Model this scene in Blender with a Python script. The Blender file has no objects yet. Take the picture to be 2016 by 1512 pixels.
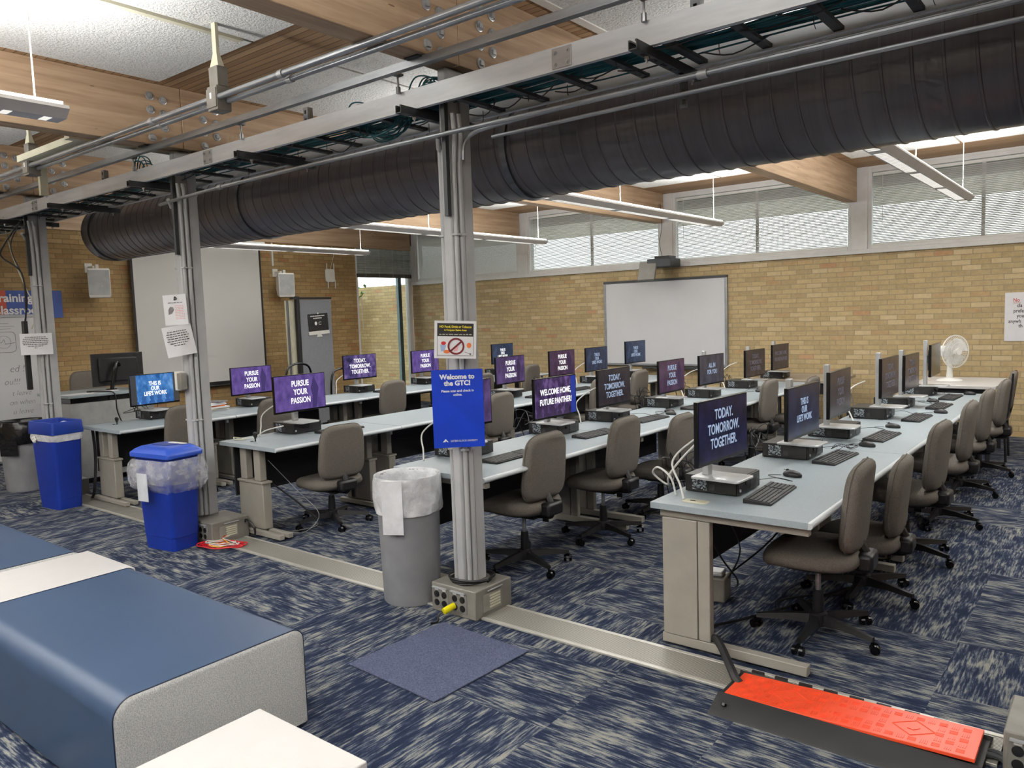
import bpy, math, random
from mathutils import Vector, Matrix
R = math.radians
random.seed(11)
sc = bpy.context.scene
col = sc.collection

# ------------------------------------------------------------------ camera, world, exposure
def make_camera():
    f, yaw, pitch, roll = 1525.0, R(38.45), R(5.1), R(1.9)
    fwd = Vector((-math.sin(yaw) * math.cos(pitch), math.cos(yaw) * math.cos(pitch), -math.sin(pitch)))
    right = Vector((math.cos(yaw), math.sin(yaw), 0))
    down = fwd.cross(right)
    r = right * math.cos(roll) + down * math.sin(roll)
    d = -right * math.sin(roll) + down * math.cos(roll)
    cam = bpy.data.cameras.new('camera')
    cam.sensor_fit = 'HORIZONTAL'
    cam.sensor_width = 36.0
    cam.lens = f / 2016.0 * 36.0
    cam.clip_start = 0.05
    o = bpy.data.objects.new('camera', cam)
    col.objects.link(o)
    m = Matrix.Identity(4)
    for i in range(3):
        m[i][0] = r[i]; m[i][1] = -d[i]; m[i][2] = -fwd[i]
    m[0][3], m[1][3], m[2][3] = 0, 0, 1.70
    o.matrix_world = m
    sc.camera = o
make_camera()

world = bpy.data.worlds.new('sky')
sc.world = world
world.use_nodes = True
wn = world.node_tree
wn.nodes['Background'].inputs[0].default_value = (0.93, 0.96, 1.0, 1)
wn.nodes['Background'].inputs[1].default_value = 3.8
sc.view_settings.view_transform = 'Standard'
sc.view_settings.look = 'None'
sc.view_settings.gamma = 1.0
sc.view_settings.exposure = 0.28
sc.view_settings.use_curve_mapping = False
sc.cycles.use_denoising = True
sc.cycles.max_bounces = 6
sc.cycles.use_adaptive_sampling = True
sc.cycles.adaptive_threshold = 0.06
sc.cycles.adaptive_min_samples = 16
sc.cycles.diffuse_bounces = 3
sc.cycles.glossy_bounces = 3
sc.cycles.transmission_bounces = 4
sc.cycles.transparent_max_bounces = 10
sc.cycles.caustics_reflective = False
sc.cycles.caustics_refractive = False
sc.cycles.sample_clamp_indirect = 6.0
LAMP_UP = 120.0
LAMP_DOWN = 34.0

# ------------------------------------------------------------------ materials
def lin(c):
    return tuple(((x / 255.0) / 12.92 if x / 255.0 <= 0.04045 else ((x / 255.0 + 0.055) / 1.055) ** 2.4) for x in c)
class NT:
    def __init__(s, name):
        s.m = bpy.data.materials.new(name); s.m.use_nodes = True
        s.t = s.m.node_tree; s.b = s.t.nodes['Principled BSDF']
        s.x = 0
    def n(s, typ, **k):
        nd = s.t.nodes.new(typ)
        for a, v in k.items(): setattr(nd, a, v)
        return nd
    def l(s, a, b): s.t.links.new(a, b)
    def math(s, op, a, b=None, c=None):
        nd = s.n('ShaderNodeMath', operation=op)
        for i, v in enumerate((a, b, c)):
            if v is None: continue
            if isinstance(v, (int, float)): nd.inputs[i].default_value = v
            else: s.l(v, nd.inputs[i])
        return nd.outputs[0]
    def comb(s, x, y, z):
        nd = s.n('ShaderNodeCombineXYZ')
        for i, v in enumerate((x, y, z)):
            if isinstance(v, (int, float)): nd.inputs[i].default_value = v
            else: s.l(v, nd.inputs[i])
        return nd.outputs[0]
    def coords(s):
        tc = s.n('ShaderNodeTexCoord'); sp = s.n('ShaderNodeSeparateXYZ')
        s.l(tc.outputs['Object'], sp.inputs[0])
        return tc.outputs['Object'], sp.outputs
    def noise(s, vec, scale, detail=3.0, rough=0.55):
        nd = s.n('ShaderNodeTexNoise')
        s.l(vec, nd.inputs['Vector']); nd.inputs['Scale'].default_value = scale
        nd.inputs['Detail'].default_value = detail; nd.inputs['Roughness'].default_value = rough
        return nd.outputs[0]
    def white(s, vec):
        nd = s.n('ShaderNodeTexWhiteNoise'); s.l(vec, nd.inputs['Vector']); return nd.outputs[0]
    def ramp(s, fac, stops, interp='LINEAR'):
        nd = s.n('ShaderNodeValToRGB'); cr = nd.color_ramp; cr.interpolation = interp
        while len(cr.elements) > 1: cr.elements.remove(cr.elements[-1])
        for i, (p, c) in enumerate(stops):
            e = cr.elements[0] if i == 0 else cr.elements.new(p)
            e.position = p; e.color = (*lin(c), 1)
        s.l(fac, nd.inputs[0]); return nd.outputs[0]
    def mix(s, fac, a, b, typ='MIX'):
        nd = s.n('ShaderNodeMix', data_type='RGBA', blend_type=typ)
        for i, v in ((0, fac), (6, a), (7, b)):
            if isinstance(v, (int, float)): nd.inputs[i].default_value = v
            elif isinstance(v, tuple): nd.inputs[i].default_value = (*v, 1)
            else: s.l(v, nd.inputs[i])
        return nd.outputs[2]
    def bump(s, h, strength, dist=0.01):
        nd = s.n('ShaderNodeBump'); nd.inputs['Strength'].default_value = strength
        nd.inputs['Distance'].default_value = dist; s.l(h, nd.inputs['Height'])
        s.l(nd.outputs[0], s.b.inputs['Normal'])
    def color(s, v):
        if isinstance(v, tuple): s.b.inputs['Base Color'].default_value = (*lin(v), 1)
        else: s.l(v, s.b.inputs['Base Color'])
    def set(s, rough=None, metal=None, spec=None):
        if rough is not None: s.b.inputs['Roughness'].default_value = rough
        if metal is not None: s.b.inputs['Metallic'].default_value = metal
        if spec is not None: s.b.inputs['Specular IOR Level'].default_value = spec

def plain(name, c, rough=0.5, metal=0.0, var=0.06, scale=8.0, bump=0.0, bscale=200.0, spec=None):
    """A surface of one colour with slight procedural mottling."""
    t = NT(name); o, _ = t.coords()
    f = t.noise(o, scale, 4.0)
    d = tuple(max(0, x * (1 - var)) for x in c); l = tuple(min(255, x * (1 + var)) for x in c)
    t.color(t.ramp(f, [(0.3, d), (0.7, l)]))
    t.set(rough, metal, spec)
    if bump: t.bump(t.noise(o, bscale, 2.0), bump, 0.003)
    return t.m

def brick_mat(name, axis):
    t = NT(name); o, sp = t.coords()
    L, Hh, mo = 0.215, 0.0665, 0.009
    v = t.math('DIVIDE', sp[2], Hh); row = t.math('FLOOR', v)
    rn = t.white(t.comb(row, 3.7, 0.0))
    u = t.math('ADD', t.math('DIVIDE', sp[axis], L), t.math('ADD', t.math('MULTIPLY', row, 0.5), t.math('MULTIPLY', rn, 0.16)))
    cl = t.math('FLOOR', u); fu = t.math('FRACT', u); fv = t.math('FRACT', v)
    idv = t.white(t.comb(cl, row, 1.3)); id2 = t.white(t.comb(row, cl, 7.9))
    c = t.ramp(idv, [(0.0, (180, 155, 108)), (0.17, (169, 146, 102)), (0.33, (187, 161, 114)), (0.5, (174, 150, 104)),
                     (0.64, (192, 166, 118)), (0.80, (204, 182, 140)), (0.90, (182, 146, 100)), (0.965, (182, 126, 84))], 'CONSTANT')
    c = t.mix(0.22, c, t.ramp(id2, [(0.0, (146, 128, 94)), (1.0, (212, 196, 160))]))
    n = t.noise(o, 22.0, 5.0, 0.7)
    c = t.mix(0.22, c, t.ramp(n, [(0.3, (130, 112, 80)), (0.7, (214, 196, 156))]))
    m = t.math('MAXIMUM', t.math('LESS_THAN', fu, mo / L), t.math('LESS_THAN', fv, mo / Hh))
    c = t.mix(m, c, lin((150, 136, 108)))
    if axis == 1: c = t.mix(1.0, c, (0.80, 0.70, 0.58), 'MULTIPLY')  # same brick, with the left wall's dimmer light multiplied into its colour
    t.color(c); t.set(0.75)
    h = t.math('ADD', t.math('MULTIPLY', t.math('SUBTRACT', 1.0, m), 1.0), t.math('MULTIPLY', n, 0.35))
    t.bump(h, 0.6, 0.006)
    return t.m

def carpet_mat():
    t = NT('carpet_tile'); o, sp = t.coords()
    T = 0.61
    tx = t.math('DIVIDE', sp[0], T); ty = t.math('DIVIDE', sp[1], T)
    ix = t.math('FLOOR', tx); iy = t.math('FLOOR', ty)
    ck = t.math('GREATER_THAN', t.white(t.comb(ix, iy, 5.1)), 0.5)
    a = t.math('ADD', t.math('MULTIPLY', sp[0], ck), t.math('MULTIPLY', sp[1], t.math('SUBTRACT', 1.0, ck)))
    b = t.math('ADD', t.math('MULTIPLY', sp[1], ck), t.math('MULTIPLY', sp[0], t.math('SUBTRACT', 1.0, ck)))
    off = t.math('MULTIPLY', t.white(t.comb(ix, iy, 0.3)), 40.0)
    fine = t.noise(t.comb(t.math('MULTIPLY', a, 9.0), t.math('ADD', t.math('MULTIPLY', b, 95.0), off), off), 1.0, 3.0, 0.6)
    mid = t.noise(t.comb(t.math('MULTIPLY', a, 7.5), t.math('ADD', t.math('MULTIPLY', b, 30.0), off), off), 1.0, 4.0, 0.68)
    big = t.noise(t.comb(t.math('MULTIPLY', a, 5.0), t.math('MULTIPLY', b, 10.0), off), 1.0, 2.0, 0.5)
    grit = t.noise(o, 260.0, 2.0, 0.7)
    s1 = t.math('ADD', t.math('MULTIPLY', fine, 0.50), t.math('MULTIPLY', mid, 0.36))
    s1 = t.math('ADD', s1, t.math('MULTIPLY', big, 0.28)); s1 = t.math('ADD', s1, t.math('MULTIPLY', grit, 0.14))
    c = t.ramp(s1, [(0.0, (24, 31, 52)), (0.58, (31, 40, 62)), (0.632, (50, 58, 78)), (0.668, (82, 88, 98)),
                    (0.70, (114, 116, 116)), (0.76, (140, 139, 130)), (1.0, (154, 150, 138))])
    t.color(c); t.set(0.95, spec=0.15)
    t.bump(grit, 0.5, 0.004)
    return t.m

def wood_mat(name, axis, base, dark, light, knots=True):
    t = NT(name); o, sp = t.coords()
    k = [22.0, 22.0, 22.0]; k[axis] = 1.3
    g = t.noise(t.comb(t.math('MULTIPLY', sp[0], k[0]), t.math('MULTIPLY', sp[1], k[1]), t.math('MULTIPLY', sp[2], k[2])), 1.0, 5.0, 0.65)
    lam = t.math('FLOOR', t.math('DIVIDE', sp[2], 0.042))
    r = t.white(t.comb(lam, 2.0, 5.0))
    c = t.ramp(g, [(0.25, dark), (0.5, base), (0.75, light)])
    c = t.mix(0.22, c, t.ramp(r, [(0, dark), (1, light)]))
    if knots:
        vo = t.n('ShaderNodeTexVoronoi', feature='F1'); vo.inputs['Scale'].default_value = 1.0
        kk = [3.5, 3.5, 9.0]; kk[axis] = 1.9
        t.l(t.comb(t.math('MULTIPLY', sp[0], kk[0]), t.math('MULTIPLY', sp[1], kk[1]), t.math('MULTIPLY', sp[2], kk[2])), vo.inputs['Vector'])
        kn = t.math('LESS_THAN', vo.outputs[0], 0.045)
        c = t.mix(t.math('MULTIPLY', kn, 0.7), c, lin((92, 58, 34)))
    t.color(c); t.set(0.6); t.bump(g, 0.12, 0.003)
    return t.m

def deck_mat():
    t = NT('roof_decking'); o, sp = t.coords()
    v = t.math('DIVIDE', sp[1], 0.062); row = t.math('FLOOR', v); fv = t.math('FRACT', v)
    r = t.white(t.comb(row, 1.0, 4.0))
    g = t.noise(t.comb(t.math('MULTIPLY', sp[0], 1.5), t.math('MULTIPLY', sp[1], 30.0), sp[2]), 1.0, 4.0, 0.6)
    c = t.ramp(r, [(0, (148, 116, 84)), (0.5, (168, 137, 104)), (1, (184, 155, 121))])
    c = t.mix(0.3, c, t.ramp(g, [(0.3, (120, 86, 56)), (0.7, (200, 164, 124))]))
    gr = t.math('LESS_THAN', fv, 0.12)
    c = t.mix(t.math('MULTIPLY', gr, 0.8), c, lin((62, 42, 28)))
    t.color(c); t.set(0.65); t.bump(t.math('SUBTRACT', 1.0, gr), 0.6, 0.006)
    return t.m

def acoustic_mat():
    t = NT('acoustic_panel_white'); o, sp = t.coords()
    n = t.noise(o, 70.0, 4.0, 0.6)
    c = t.ramp(n, [(0.30, (176, 176, 172)), (0.42, (224, 224, 220)), (0.7, (238, 238, 234))])
    t.color(c); t.set(0.9); t.bump(n, 0.9, 0.012)
    return t.m

def emit(name, c, strength, base=(0, 0, 0)):
    t = NT(name); t.color(base); t.set(0.4)
    t.b.inputs['Emission Color'].default_value = (*lin(c), 1)
    t.b.inputs['Emission Strength'].default_value = strength
    return t.m

def screen_mat(name, c1, c2, c3, strength, seed):
    """Lit display: soft two-tone picture."""
    t = NT(name); o, sp = t.coords()
    off = t.comb(t.math('ADD', sp[0], seed * 1.7), t.math('MULTIPLY', sp[1], 1.6), sp[2])
    n = t.noise(off, 8.0, 3.0, 0.55)
    n2 = t.noise(off, 22.0, 2.0, 0.5)
    s = t.math('ADD', t.math('MULTIPLY', n, 0.75), t.math('MULTIPLY', n2, 0.25))
    c = t.ramp(s, [(0.36, c1), (0.5, c2), (0.64, c3)])
    t.color((6, 6, 10)); t.set(0.18)
    t.l(c, t.b.inputs['Emission Color']); t.b.inputs['Emission Strength'].default_value = strength
    return t.m

def glass_mat():
    m = bpy.data.materials.new('window_glass'); m.use_nodes = True; t = m.node_tree
    for n in list(t.nodes): t.nodes.remove(n)
    out = t.nodes.new('ShaderNodeOutputMaterial'); mx = t.nodes.new('ShaderNodeMixShader')
    tr = t.nodes.new('ShaderNodeBsdfTransparent'); gl = t.nodes.new('ShaderNodeBsdfGlossy')
    tr.inputs[0].default_value = (0.90, 0.94, 0.92, 1); gl.inputs['Roughness'].default_value = 0.02
    lw = t.nodes.new('ShaderNodeLayerWeight'); lw.inputs[0].default_value = 0.25
    t.links.new(lw.outputs['Fresnel'], mx.inputs[0]); t.links.new(tr.outputs[0], mx.inputs[1]); t.links.new(gl.outputs[0], mx.inputs[2])
    t.links.new(mx.outputs[0], out.inputs[0]); return m

def slat_mat():
    m = bpy.data.materials.new('blind_slat_white'); m.use_nodes = True; t = m.node_tree
    b = t.nodes['Principled BSDF']; b.inputs['Base Color'].default_value = (0.72, 0.73, 0.72, 1); b.inputs['Roughness'].default_value = 0.5
    out = [n for n in t.nodes if n.type == 'OUTPUT_MATERIAL'][0]
    tl = t.nodes.new('ShaderNodeBsdfTranslucent'); tl.inputs[0].default_value = (0.8, 0.78, 0.74, 1)
    mx = t.nodes.new('ShaderNodeMixShader'); mx.inputs[0].default_value = 0.22
    t.links.new(b.outputs[0], mx.inputs[1]); t.links.new(tl.outputs[0], mx.inputs[2]); t.links.new(mx.outputs[0], out.inputs[0])
    return m

def film_mat(name, alpha, c=(0.9, 0.92, 0.95)):
    """Thin crinkled plastic film."""
    t = NT(name); o, _ = t.coords()
    n = t.noise(o, 11.0, 5.0, 0.6)
    t.b.inputs['Base Color'].default_value = (*c, 1); t.set(0.14)
    al = t.math('MULTIPLY_ADD', n, 0.9, alpha - 0.45)
    al.node.use_clamp = True
    t.l(al, t.b.inputs['Alpha']); t.bump(n, 0.9, 0.02)
    return t.m

def duct_mat():
    t = NT('duct_grey_paint'); o, sp = t.coords()
    n = t.noise(t.comb(t.math('MULTIPLY', sp[0], 40.0), sp[1], sp[2]), 1.0, 3.0)
    n2 = t.noise(o, 3.0, 3.0)
    c = t.mix(0.5, t.ramp(n, [(0.3, (84, 82, 86)), (0.7, (104, 101, 105))]), t.ramp(n2, [(0.3, (82, 80, 84)), (0.7, (94, 92, 98))]))
    t.color(c); t.set(0.28); return t.m

def sticker_mat():
    t = NT('printed_label'); o, sp = t.coords()
    n = t.noise(t.comb(t.math('MULTIPLY', sp[0], 1.0), sp[1], t.math('MULTIPLY', sp[2], 1.8)), 55.0, 2.0, 0.7)
    t.color(t.ramp(n, [(0.5, (24, 26, 30)), (0.53, (150, 160, 168)), (1.0, (176, 184, 190))])); t.set(0.4); return t.m

def galv_mat(name, a, b, rough, metal=0.8):
    t = NT(name); o, sp = t.coords()
    n = t.noise(t.comb(t.math('MULTIPLY', sp[0], 1.5), t.math('MULTIPLY', sp[1], 12.0), t.math('MULTIPLY', sp[2], 12.0)), 1.0, 4.0, 0.6)
    t.color(t.ramp(n, [(0.3, a), (0.7, b)])); t.set(rough, metal); return t.m

def ribbed_mat():
    t = NT('ribbed_aluminium'); o, sp = t.coords()
    fv = t.math('FRACT', t.math('DIVIDE', sp[1], 0.0105))
    g = t.math('LESS_THAN', fv, 0.38)
    t.color(t.mix(g, lin((184, 182, 172)), lin((70, 68, 62)))); t.set(0.45, 0.3)
    t.bump(t.math('SUBTRACT', 1.0, g), 0.8, 0.003); return t.m

def fabric_mat(name, a, b, scale=300.0, rough=0.95, bumpk=0.6):
    t = NT(name); o, sp = t.coords()
    n = t.noise(o, scale, 3.0, 0.75)
    t.color(t.ramp(n, [(0.32, a), (0.68, b)])); t.set(rough, spec=0.2); t.bump(n, bumpk, 0.003); return t.m

M = {}
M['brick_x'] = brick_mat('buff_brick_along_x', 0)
M['brick_y'] = brick_mat('buff_brick_along_y_shaded', 1)
M['carpet'] = carpet_mat()
M['beam'] = wood_mat('glulam_beam_wood', 1, (180, 153, 124), (146, 118, 92), (202, 176, 146))
M['deck'] = deck_mat()
M['acoustic'] = acoustic_mat()
M['header'] = plain('dark_brown_wood', (66, 42, 34), 0.6)
M['whitetrim'] = plain('white_painted_trim', (228, 228, 226), 0.5, var=0.02)
M['slat'] = slat_mat()
M['glass'] = glass_mat()
M['duct'] = duct_mat()
M['galv'] = galv_mat('galvanised_steel', (160, 162, 164), (204, 206, 208), 0.34, 0.5)
M['alu'] = galv_mat('tray_aluminium', (206, 211, 216), (240, 243, 247), 0.32, 0.25)
M['darksteel'] = plain('dark_channel_steel', (70, 74, 76), 0.5, 0.4)
M['emt'] = galv_mat('conduit_steel', (128, 132, 136), (178, 182, 186), 0.3, 0.6)
M['colpaint'] = plain('column_grey_paint', (170, 171, 172), 0.42, var=0.05, scale=4)
M['boxpaint'] = plain('box_grey_paint', (122, 119, 112), 0.45, var=0.08)
M['teal'] = plain('teal_cable_jacket', (12, 92, 104), 0.45)
M['black'] = plain('black_plastic', (26, 26, 28), 0.45, var=0.12)
M['blackgloss'] = plain('black_gloss', (14, 14, 16), 0.2)
M['pcblack'] = plain('computer_case_black', (30, 29, 29), 0.42, bump=0.15, bscale=400)
M['silver'] = plain('silver_plastic', (198, 200, 202), 0.32, 0.35, var=0.03)
M['whiteplastic'] = plain('white_plastic', (232, 231, 226), 0.4, var=0.02)
M['cream'] = plain('cream_raceway', (206, 203, 180), 0.5, var=0.03)
M['desk'] = plain('desk_laminate_grey_blue', (152, 163, 169), 0.38, var=0.03, scale=90)
M['nose'] = plain('desk_edge_light_grey', (196, 202, 206), 0.35, var=0.02)
M['deskleg'] = plain('desk_leg_grey_beige', (152, 148, 139), 0.45, var=0.03)
M['modesty'] = plain('black_modesty_panel', (38, 38, 41), 0.6)
M['chairfab'] = fabric_mat('chair_fabric_warm_grey', (82, 78, 73), (130, 124, 116), 320)
M['keys'] = plain('keycap_grey', (56, 56, 58), 0.5)
M['sticker'] = sticker_mat()
M['paper'] = plain('white_paper', (236, 236, 238), 0.6, var=0.015)
M['whiteboard'] = plain('whiteboard_surface', (222, 223, 226), 0.3, var=0.01, scale=2)
M['screenfab'] = plain('projection_fabric', (206, 205, 202), 0.8, var=0.015, scale=1)
M['aluframe'] = plain('aluminium_frame', (164, 168, 172), 0.35, 0.6)
M['binblue'] = plain('blue_bin_plastic', (18, 48, 146), 0.42, var=0.06, scale=5)
M['bingrey'] = plain('grey_bin_plastic', (152, 153, 156), 0.5, var=0.04)
M['liner'] = film_mat('clear_bin_liner', 0.24)
M['linerwhite'] = film_mat('white_bin_liner', 0.78)
M['linerblack'] = plain('black_bin_liner', (22, 22, 24), 0.25, bump=0.9, bscale=22)
M['vinyl'] = plain('navy_vinyl', (54, 73, 100), 0.36, var=0.03, scale=2, bump=0.05, bscale=300)
M['heather'] = fabric_mat('heather_grey_fabric', (146, 148, 148), (205, 206, 204), 210, bumpk=0.8)
M['laminate'] = plain('white_laminate', (206, 204, 202), 0.35, var=0.01)
M['mat'] = fabric_mat('blue_grey_mat', (56, 62, 84), (96, 102, 126), 150)
M['ribbed'] = ribbed_mat()
M['orange'] = plain('orange_red_plastic', (240, 84, 50), 0.36, var=0.04, scale=5)
M['rubber'] = plain('black_rubber', (34, 34, 35), 0.6, var=0.1)
M['yellow'] = plain('yellow_plug', (238, 226, 20), 0.45)
M['red'] = plain('red_cable', (196, 26, 40), 0.45)
M['yellowc'] = plain('yellow_cable', (232, 180, 60), 0.45)
M['whitec'] = plain('white_cable', (226, 226, 222), 0.45)
M['posterblue'] = plain('poster_blue', (22, 62, 190), 0.3, var=0.05, scale=6)
M['ink'] = plain('black_ink', (28, 26, 28), 0.6)
M['greyink'] = plain('grey_ink', (120, 120, 126), 0.7)
M['pinkink'] = plain('pink_ink', (232, 170, 176), 0.7)
M['redink'] = plain('red_ink', (190, 40, 44), 0.6)
M['maroon'] = plain('maroon_ink', (112, 22, 28), 0.6)
M['yellowink'] = plain('yellow_ink', (240, 222, 50), 0.6)
M['orangeink'] = plain('orange_ink', (226, 120, 60), 0.6)
M['blueink'] = plain('pale_blue_ink', (150, 170, 205), 0.6)
M['whiteink'] = plain('white_ink', (242, 243, 246), 0.5)
M['signred'] = plain('sign_red', (190, 84, 66), 0.5)
M['signblue'] = plain('sign_blue', (66, 92, 168), 0.5)
M['partfab'] = fabric_mat('partition_grey_fabric', (120, 122, 128), (138, 140, 147), 120)
M['screen_lit'] = emit('white_lettering_lit', (255, 255, 255), 0.95)
M['screen_dim'] = emit('dim_lettering', (176, 196, 226), 0.62)
M['screen_faint'] = emit('faint_lettering', (120, 116, 128), 0.40)
M['tubewhite'] = emit('lamp_tube_glow', (255, 250, 240), 3.0)
M['louver'] = emit('lamp_louver_glow', (255, 252, 244), 0.75)
M['fixture'] = plain('lamp_housing_grey_white', (226, 227, 229), 0.4, var=0.02)
M['fan'] = plain('fan_white_plastic', (236, 236, 232), 0.35, var=0.02)
M['fanblade'] = film_mat('fan_blade_translucent', 0.75, (0.93, 0.93, 0.9))
M['post'] = plain('blue_green_post', (82, 108, 112), 0.5)
M['leaf'] = plain('shrub_leaf_green', (92, 130, 66), 0.6, var=0.25, scale=30)
M['petal'] = plain('white_petals', (232, 238, 226), 0.6, var=0.05)
M['ground'] = plain('pale_concrete', (190, 188, 180), 0.8, var=0.1)
M['soffit'] = plain('eave_soffit', (190, 190, 186), 0.8)
M['photo'] = plain('grey_photo_print', (104, 102, 104), 0.7, var=0.4, scale=120)

# ------------------------------------------------------------------ mesh helpers
class MB:
    def __init__(s): s.v = []; s.f = []; s.M = Matrix.Identity(4)
    def add(s, vs, fs):
        b = len(s.v); s.v += [tuple(s.M @ Vector(p)) for p in vs]; s.f += [tuple(b + i for i in f) for f in fs]; return s
    def box(s, x0, x1, y0, y1, z0, z1):
        return s.add([(x0, y0, z0), (x1, y0, z0), (x1, y1, z0), (x0, y1, z0), (x0, y0, z1), (x1, y0, z1), (x1, y1, z1), (x0, y1, z1)],
                     [(0, 3, 2, 1), (4, 5, 6, 7), (0, 1, 5, 4), (1, 2, 6, 5), (2, 3, 7, 6), (3, 0, 4, 7)])
    def cb(s, c, d):
        return s.box(c[0] - d[0] / 2, c[0] + d[0] / 2, c[1] - d[1] / 2, c[1] + d[1] / 2, c[2] - d[2] / 2, c[2] + d[2] / 2)
    def rings(s, rings, cap=True, closed=True):
        n = len(rings[0]); vs = [p for r in rings for p in r]; fs = []
        for i in range(len(rings) - 1):
            for j in range(n if closed else n - 1):
                a, b = i * n + j, i * n + (j + 1) % n
                fs.append((a, b, b + n, a + n))
        if cap:
            fs.append(tuple(range(n - 1, -1, -1))); fs.append(tuple((len(rings) - 1) * n + j for j in range(n)))
        return s.add(vs, fs)
    def rbox(s, cx, cy, sx, sy, zs, r, e=4.0, n=24):
        """zs: list of (z, inset): superellipse-like rounded slab"""
        rs = []
        for z, ins in zs:
            rs.append([(cx + p[0], cy + p[1], z) for p in rrect(sx - 2 * ins, sy - 2 * ins, max(0.0005, r - ins * 0.5), 5)])
        return s.rings(rs)
    def cyl(s, p0, p1, r0, r1=None, n=16, cap=True):
        r1 = r0 if r1 is None else r1
        p0, p1 = Vector(p0), Vector(p1); d = (p1 - p0).normalized()
        u = d.orthogonal().normalized(); w = d.cross(u)
        return s.rings([[tuple(p + (u * math.cos(2 * math.pi * k / n) + w * math.sin(2 * math.pi * k / n)) * r) for k in range(n)] for p, r in ((p0, r0), (p1, r1))], cap)
    def tube(s, pts, r, n=7):
        pts = [Vector(p) for p in pts]; rs = []; u = None
        for i, p in enumerate(pts):
            d = (pts[min(i + 1, len(pts) - 1)] - pts[max(i - 1, 0)])
            d = d.normalized() if d.length > 1e-9 else Vector((0, 0, 1))
            u = d.orthogonal().normalized() if u is None else (u - d * u.dot(d)).normalized()
            w = d.cross(u)
            rs.append([tuple(p + (u * math.cos(2 * math.pi * k / n) + w * math.sin(2 * math.pi * k / n)) * r) for k in range(n)])
        return s.rings(rs)
    def lathe(s, prof, c=(0, 0, 0), n=28, cap=True):
        return s.rings([[(c[0] + r * math.cos(2 * math.pi * k / n), c[1] + r * math.sin(2 * math.pi * k / n), c[2] + z) for k in range(n)] for r, z in prof], cap)
    def prism(s, poly, h0, h1, axis=2):
        def P(p, h): return (p[0], p[1], h) if axis == 2 else ((h, p[0], p[1]) if axis == 0 else (p[0], h, p[1]))
        return s.rings([[P(p, h0) for p in poly], [P(p, h1) for p in poly]])
    def ell(s, c, r, n=16, m=10):
        rs = []
        for i in range(m + 1):
            a = math.pi * i / m; k = max(0.001, math.sin(a))
            rs.append([(c[0] + r[0] * k * math.cos(2 * math.pi * j / n), c[1] + r[1] * k * math.sin(2 * math.pi * j / n), c[2] - r[2] * math.cos(a)) for j in range(n)])
        return s.rings(rs)
    def build(s, name, m, parent=None, label=None, bevel=0.0, kind=None, angle=35):
        me = bpy.data.meshes.new(name)
        me.from_pydata(s.v, [], s.f)
        me.materials.append(M[m] if isinstance(m, str) else m)
        me.polygons.foreach_set('use_smooth', [True] * len(me.polygons))
        me.set_sharp_from_angle(angle=R(angle))
        me.update()
        o = bpy.data.objects.new(name, me); col.objects.link(o)
        if parent is not None: o.parent = parent
        if label: o['label'] = label
        if kind: o['kind'] = kind
        if bevel:
            b = o.modifiers.new('bevel', 'BEVEL'); b.width = bevel; b.segments = 2; b.limit_method = 'ANGLE'; b.angle_limit = R(40)
        return o

def rrect(sx, sy, r, k=5):
    r = min(r, sx / 2 - 1e-4, sy / 2 - 1e-4); out = []
    for cx, cy, a0 in ((sx / 2 - r, sy / 2 - r, 0), (-sx / 2 + r, sy / 2 - r, 90), (-sx / 2 + r, -sy / 2 + r, 180), (sx / 2 - r, -sy / 2 + r, 270)):
        for i in range(k + 1):
            a = R(a0 + 90 * i / k); out.append((cx + r * math.cos(a), cy + r * math.sin(a)))
    return out
def smooth_path(pts, k=6):
    pts = [Vector(p) for p in pts]; out = []
    for i in range(len(pts) - 1):
        a, b, c, d = pts[max(i - 1, 0)], pts[i], pts[i + 1], pts[min(i + 2, len(pts) - 1)]
        for j in range(k):
            t = j / k
            out.append(0.5 * ((2 * b) + (c - a) * t + (2 * a - 5 * b + 4 * c - d) * t * t + (3 * b - a - 3 * c + d) * t ** 3))
    out.append(pts[-1]); return out
def empty(name, label, cat, loc=(0, 0, 0), rz=0.0, group=None):
    o = bpy.data.objects.new(name, None); col.objects.link(o)
    o.location = loc; o.rotation_euler = (0, 0, rz); o.empty_display_size = 0.1
    o['label'] = label; o['category'] = cat
    if group: o['group'] = group
    return o
def tag(o, label, cat, group=None):
    o['label'] = label; o['category'] = cat
    if group: o['group'] = group
    return o
def struct(o): o['kind'] = 'structure'; return o

def copy_tree(o, parent=None):
    c = o.copy(); col.objects.link(c)
    if parent is not None: c.parent = parent
    for ch in list(o.children): copy_tree(ch, c)
    return c
def text_data(body, size, align='CENTER', bold=0.0, shear=0.0, spacing=1.0, depth=0.0006, lines=1.0, cache={}):
    key = (body, size, align, bold, shear, spacing, lines, depth)
    if key in cache: return cache[key]
    cu = bpy.data.curves.new('lettering', 'FONT'); cu.body = body; cu.size = size; cu.align_x = align; cu.align_y = 'CENTER'
    cu.offset = bold; cu.shear = shear; cu.space_character = spacing; cu.space_line = lines; cu.extrude = depth; cu.resolution_u = 3
    o = bpy.data.objects.new('lettering', cu)
    me = bpy.data.meshes.new_from_object(o)
    me.name = 'lettering'; bpy.data.objects.remove(o); cache[key] = me
    return me
FACEX = Matrix(((0, 0, 1, 0), (1, 0, 0, 0), (0, 1, 0, 0), (0, 0, 0, 1)))   # text lies in YZ plane and faces local +X
def lettering(body, size, m, parent, loc, sx=1.0, **k):
    me = text_data(body, size, **k).copy() if True else None
    me.materials.clear(); me.materials.append(M[m] if isinstance(m, str) else m)
    o = bpy.data.objects.new('lettering', me); col.objects.link(o)
    if parent is not None: o.parent = parent
    o.matrix_local = Matrix.Translation(loc) @ FACEX @ Matrix.Diagonal((sx, 1, 1, 1))
    return o
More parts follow.
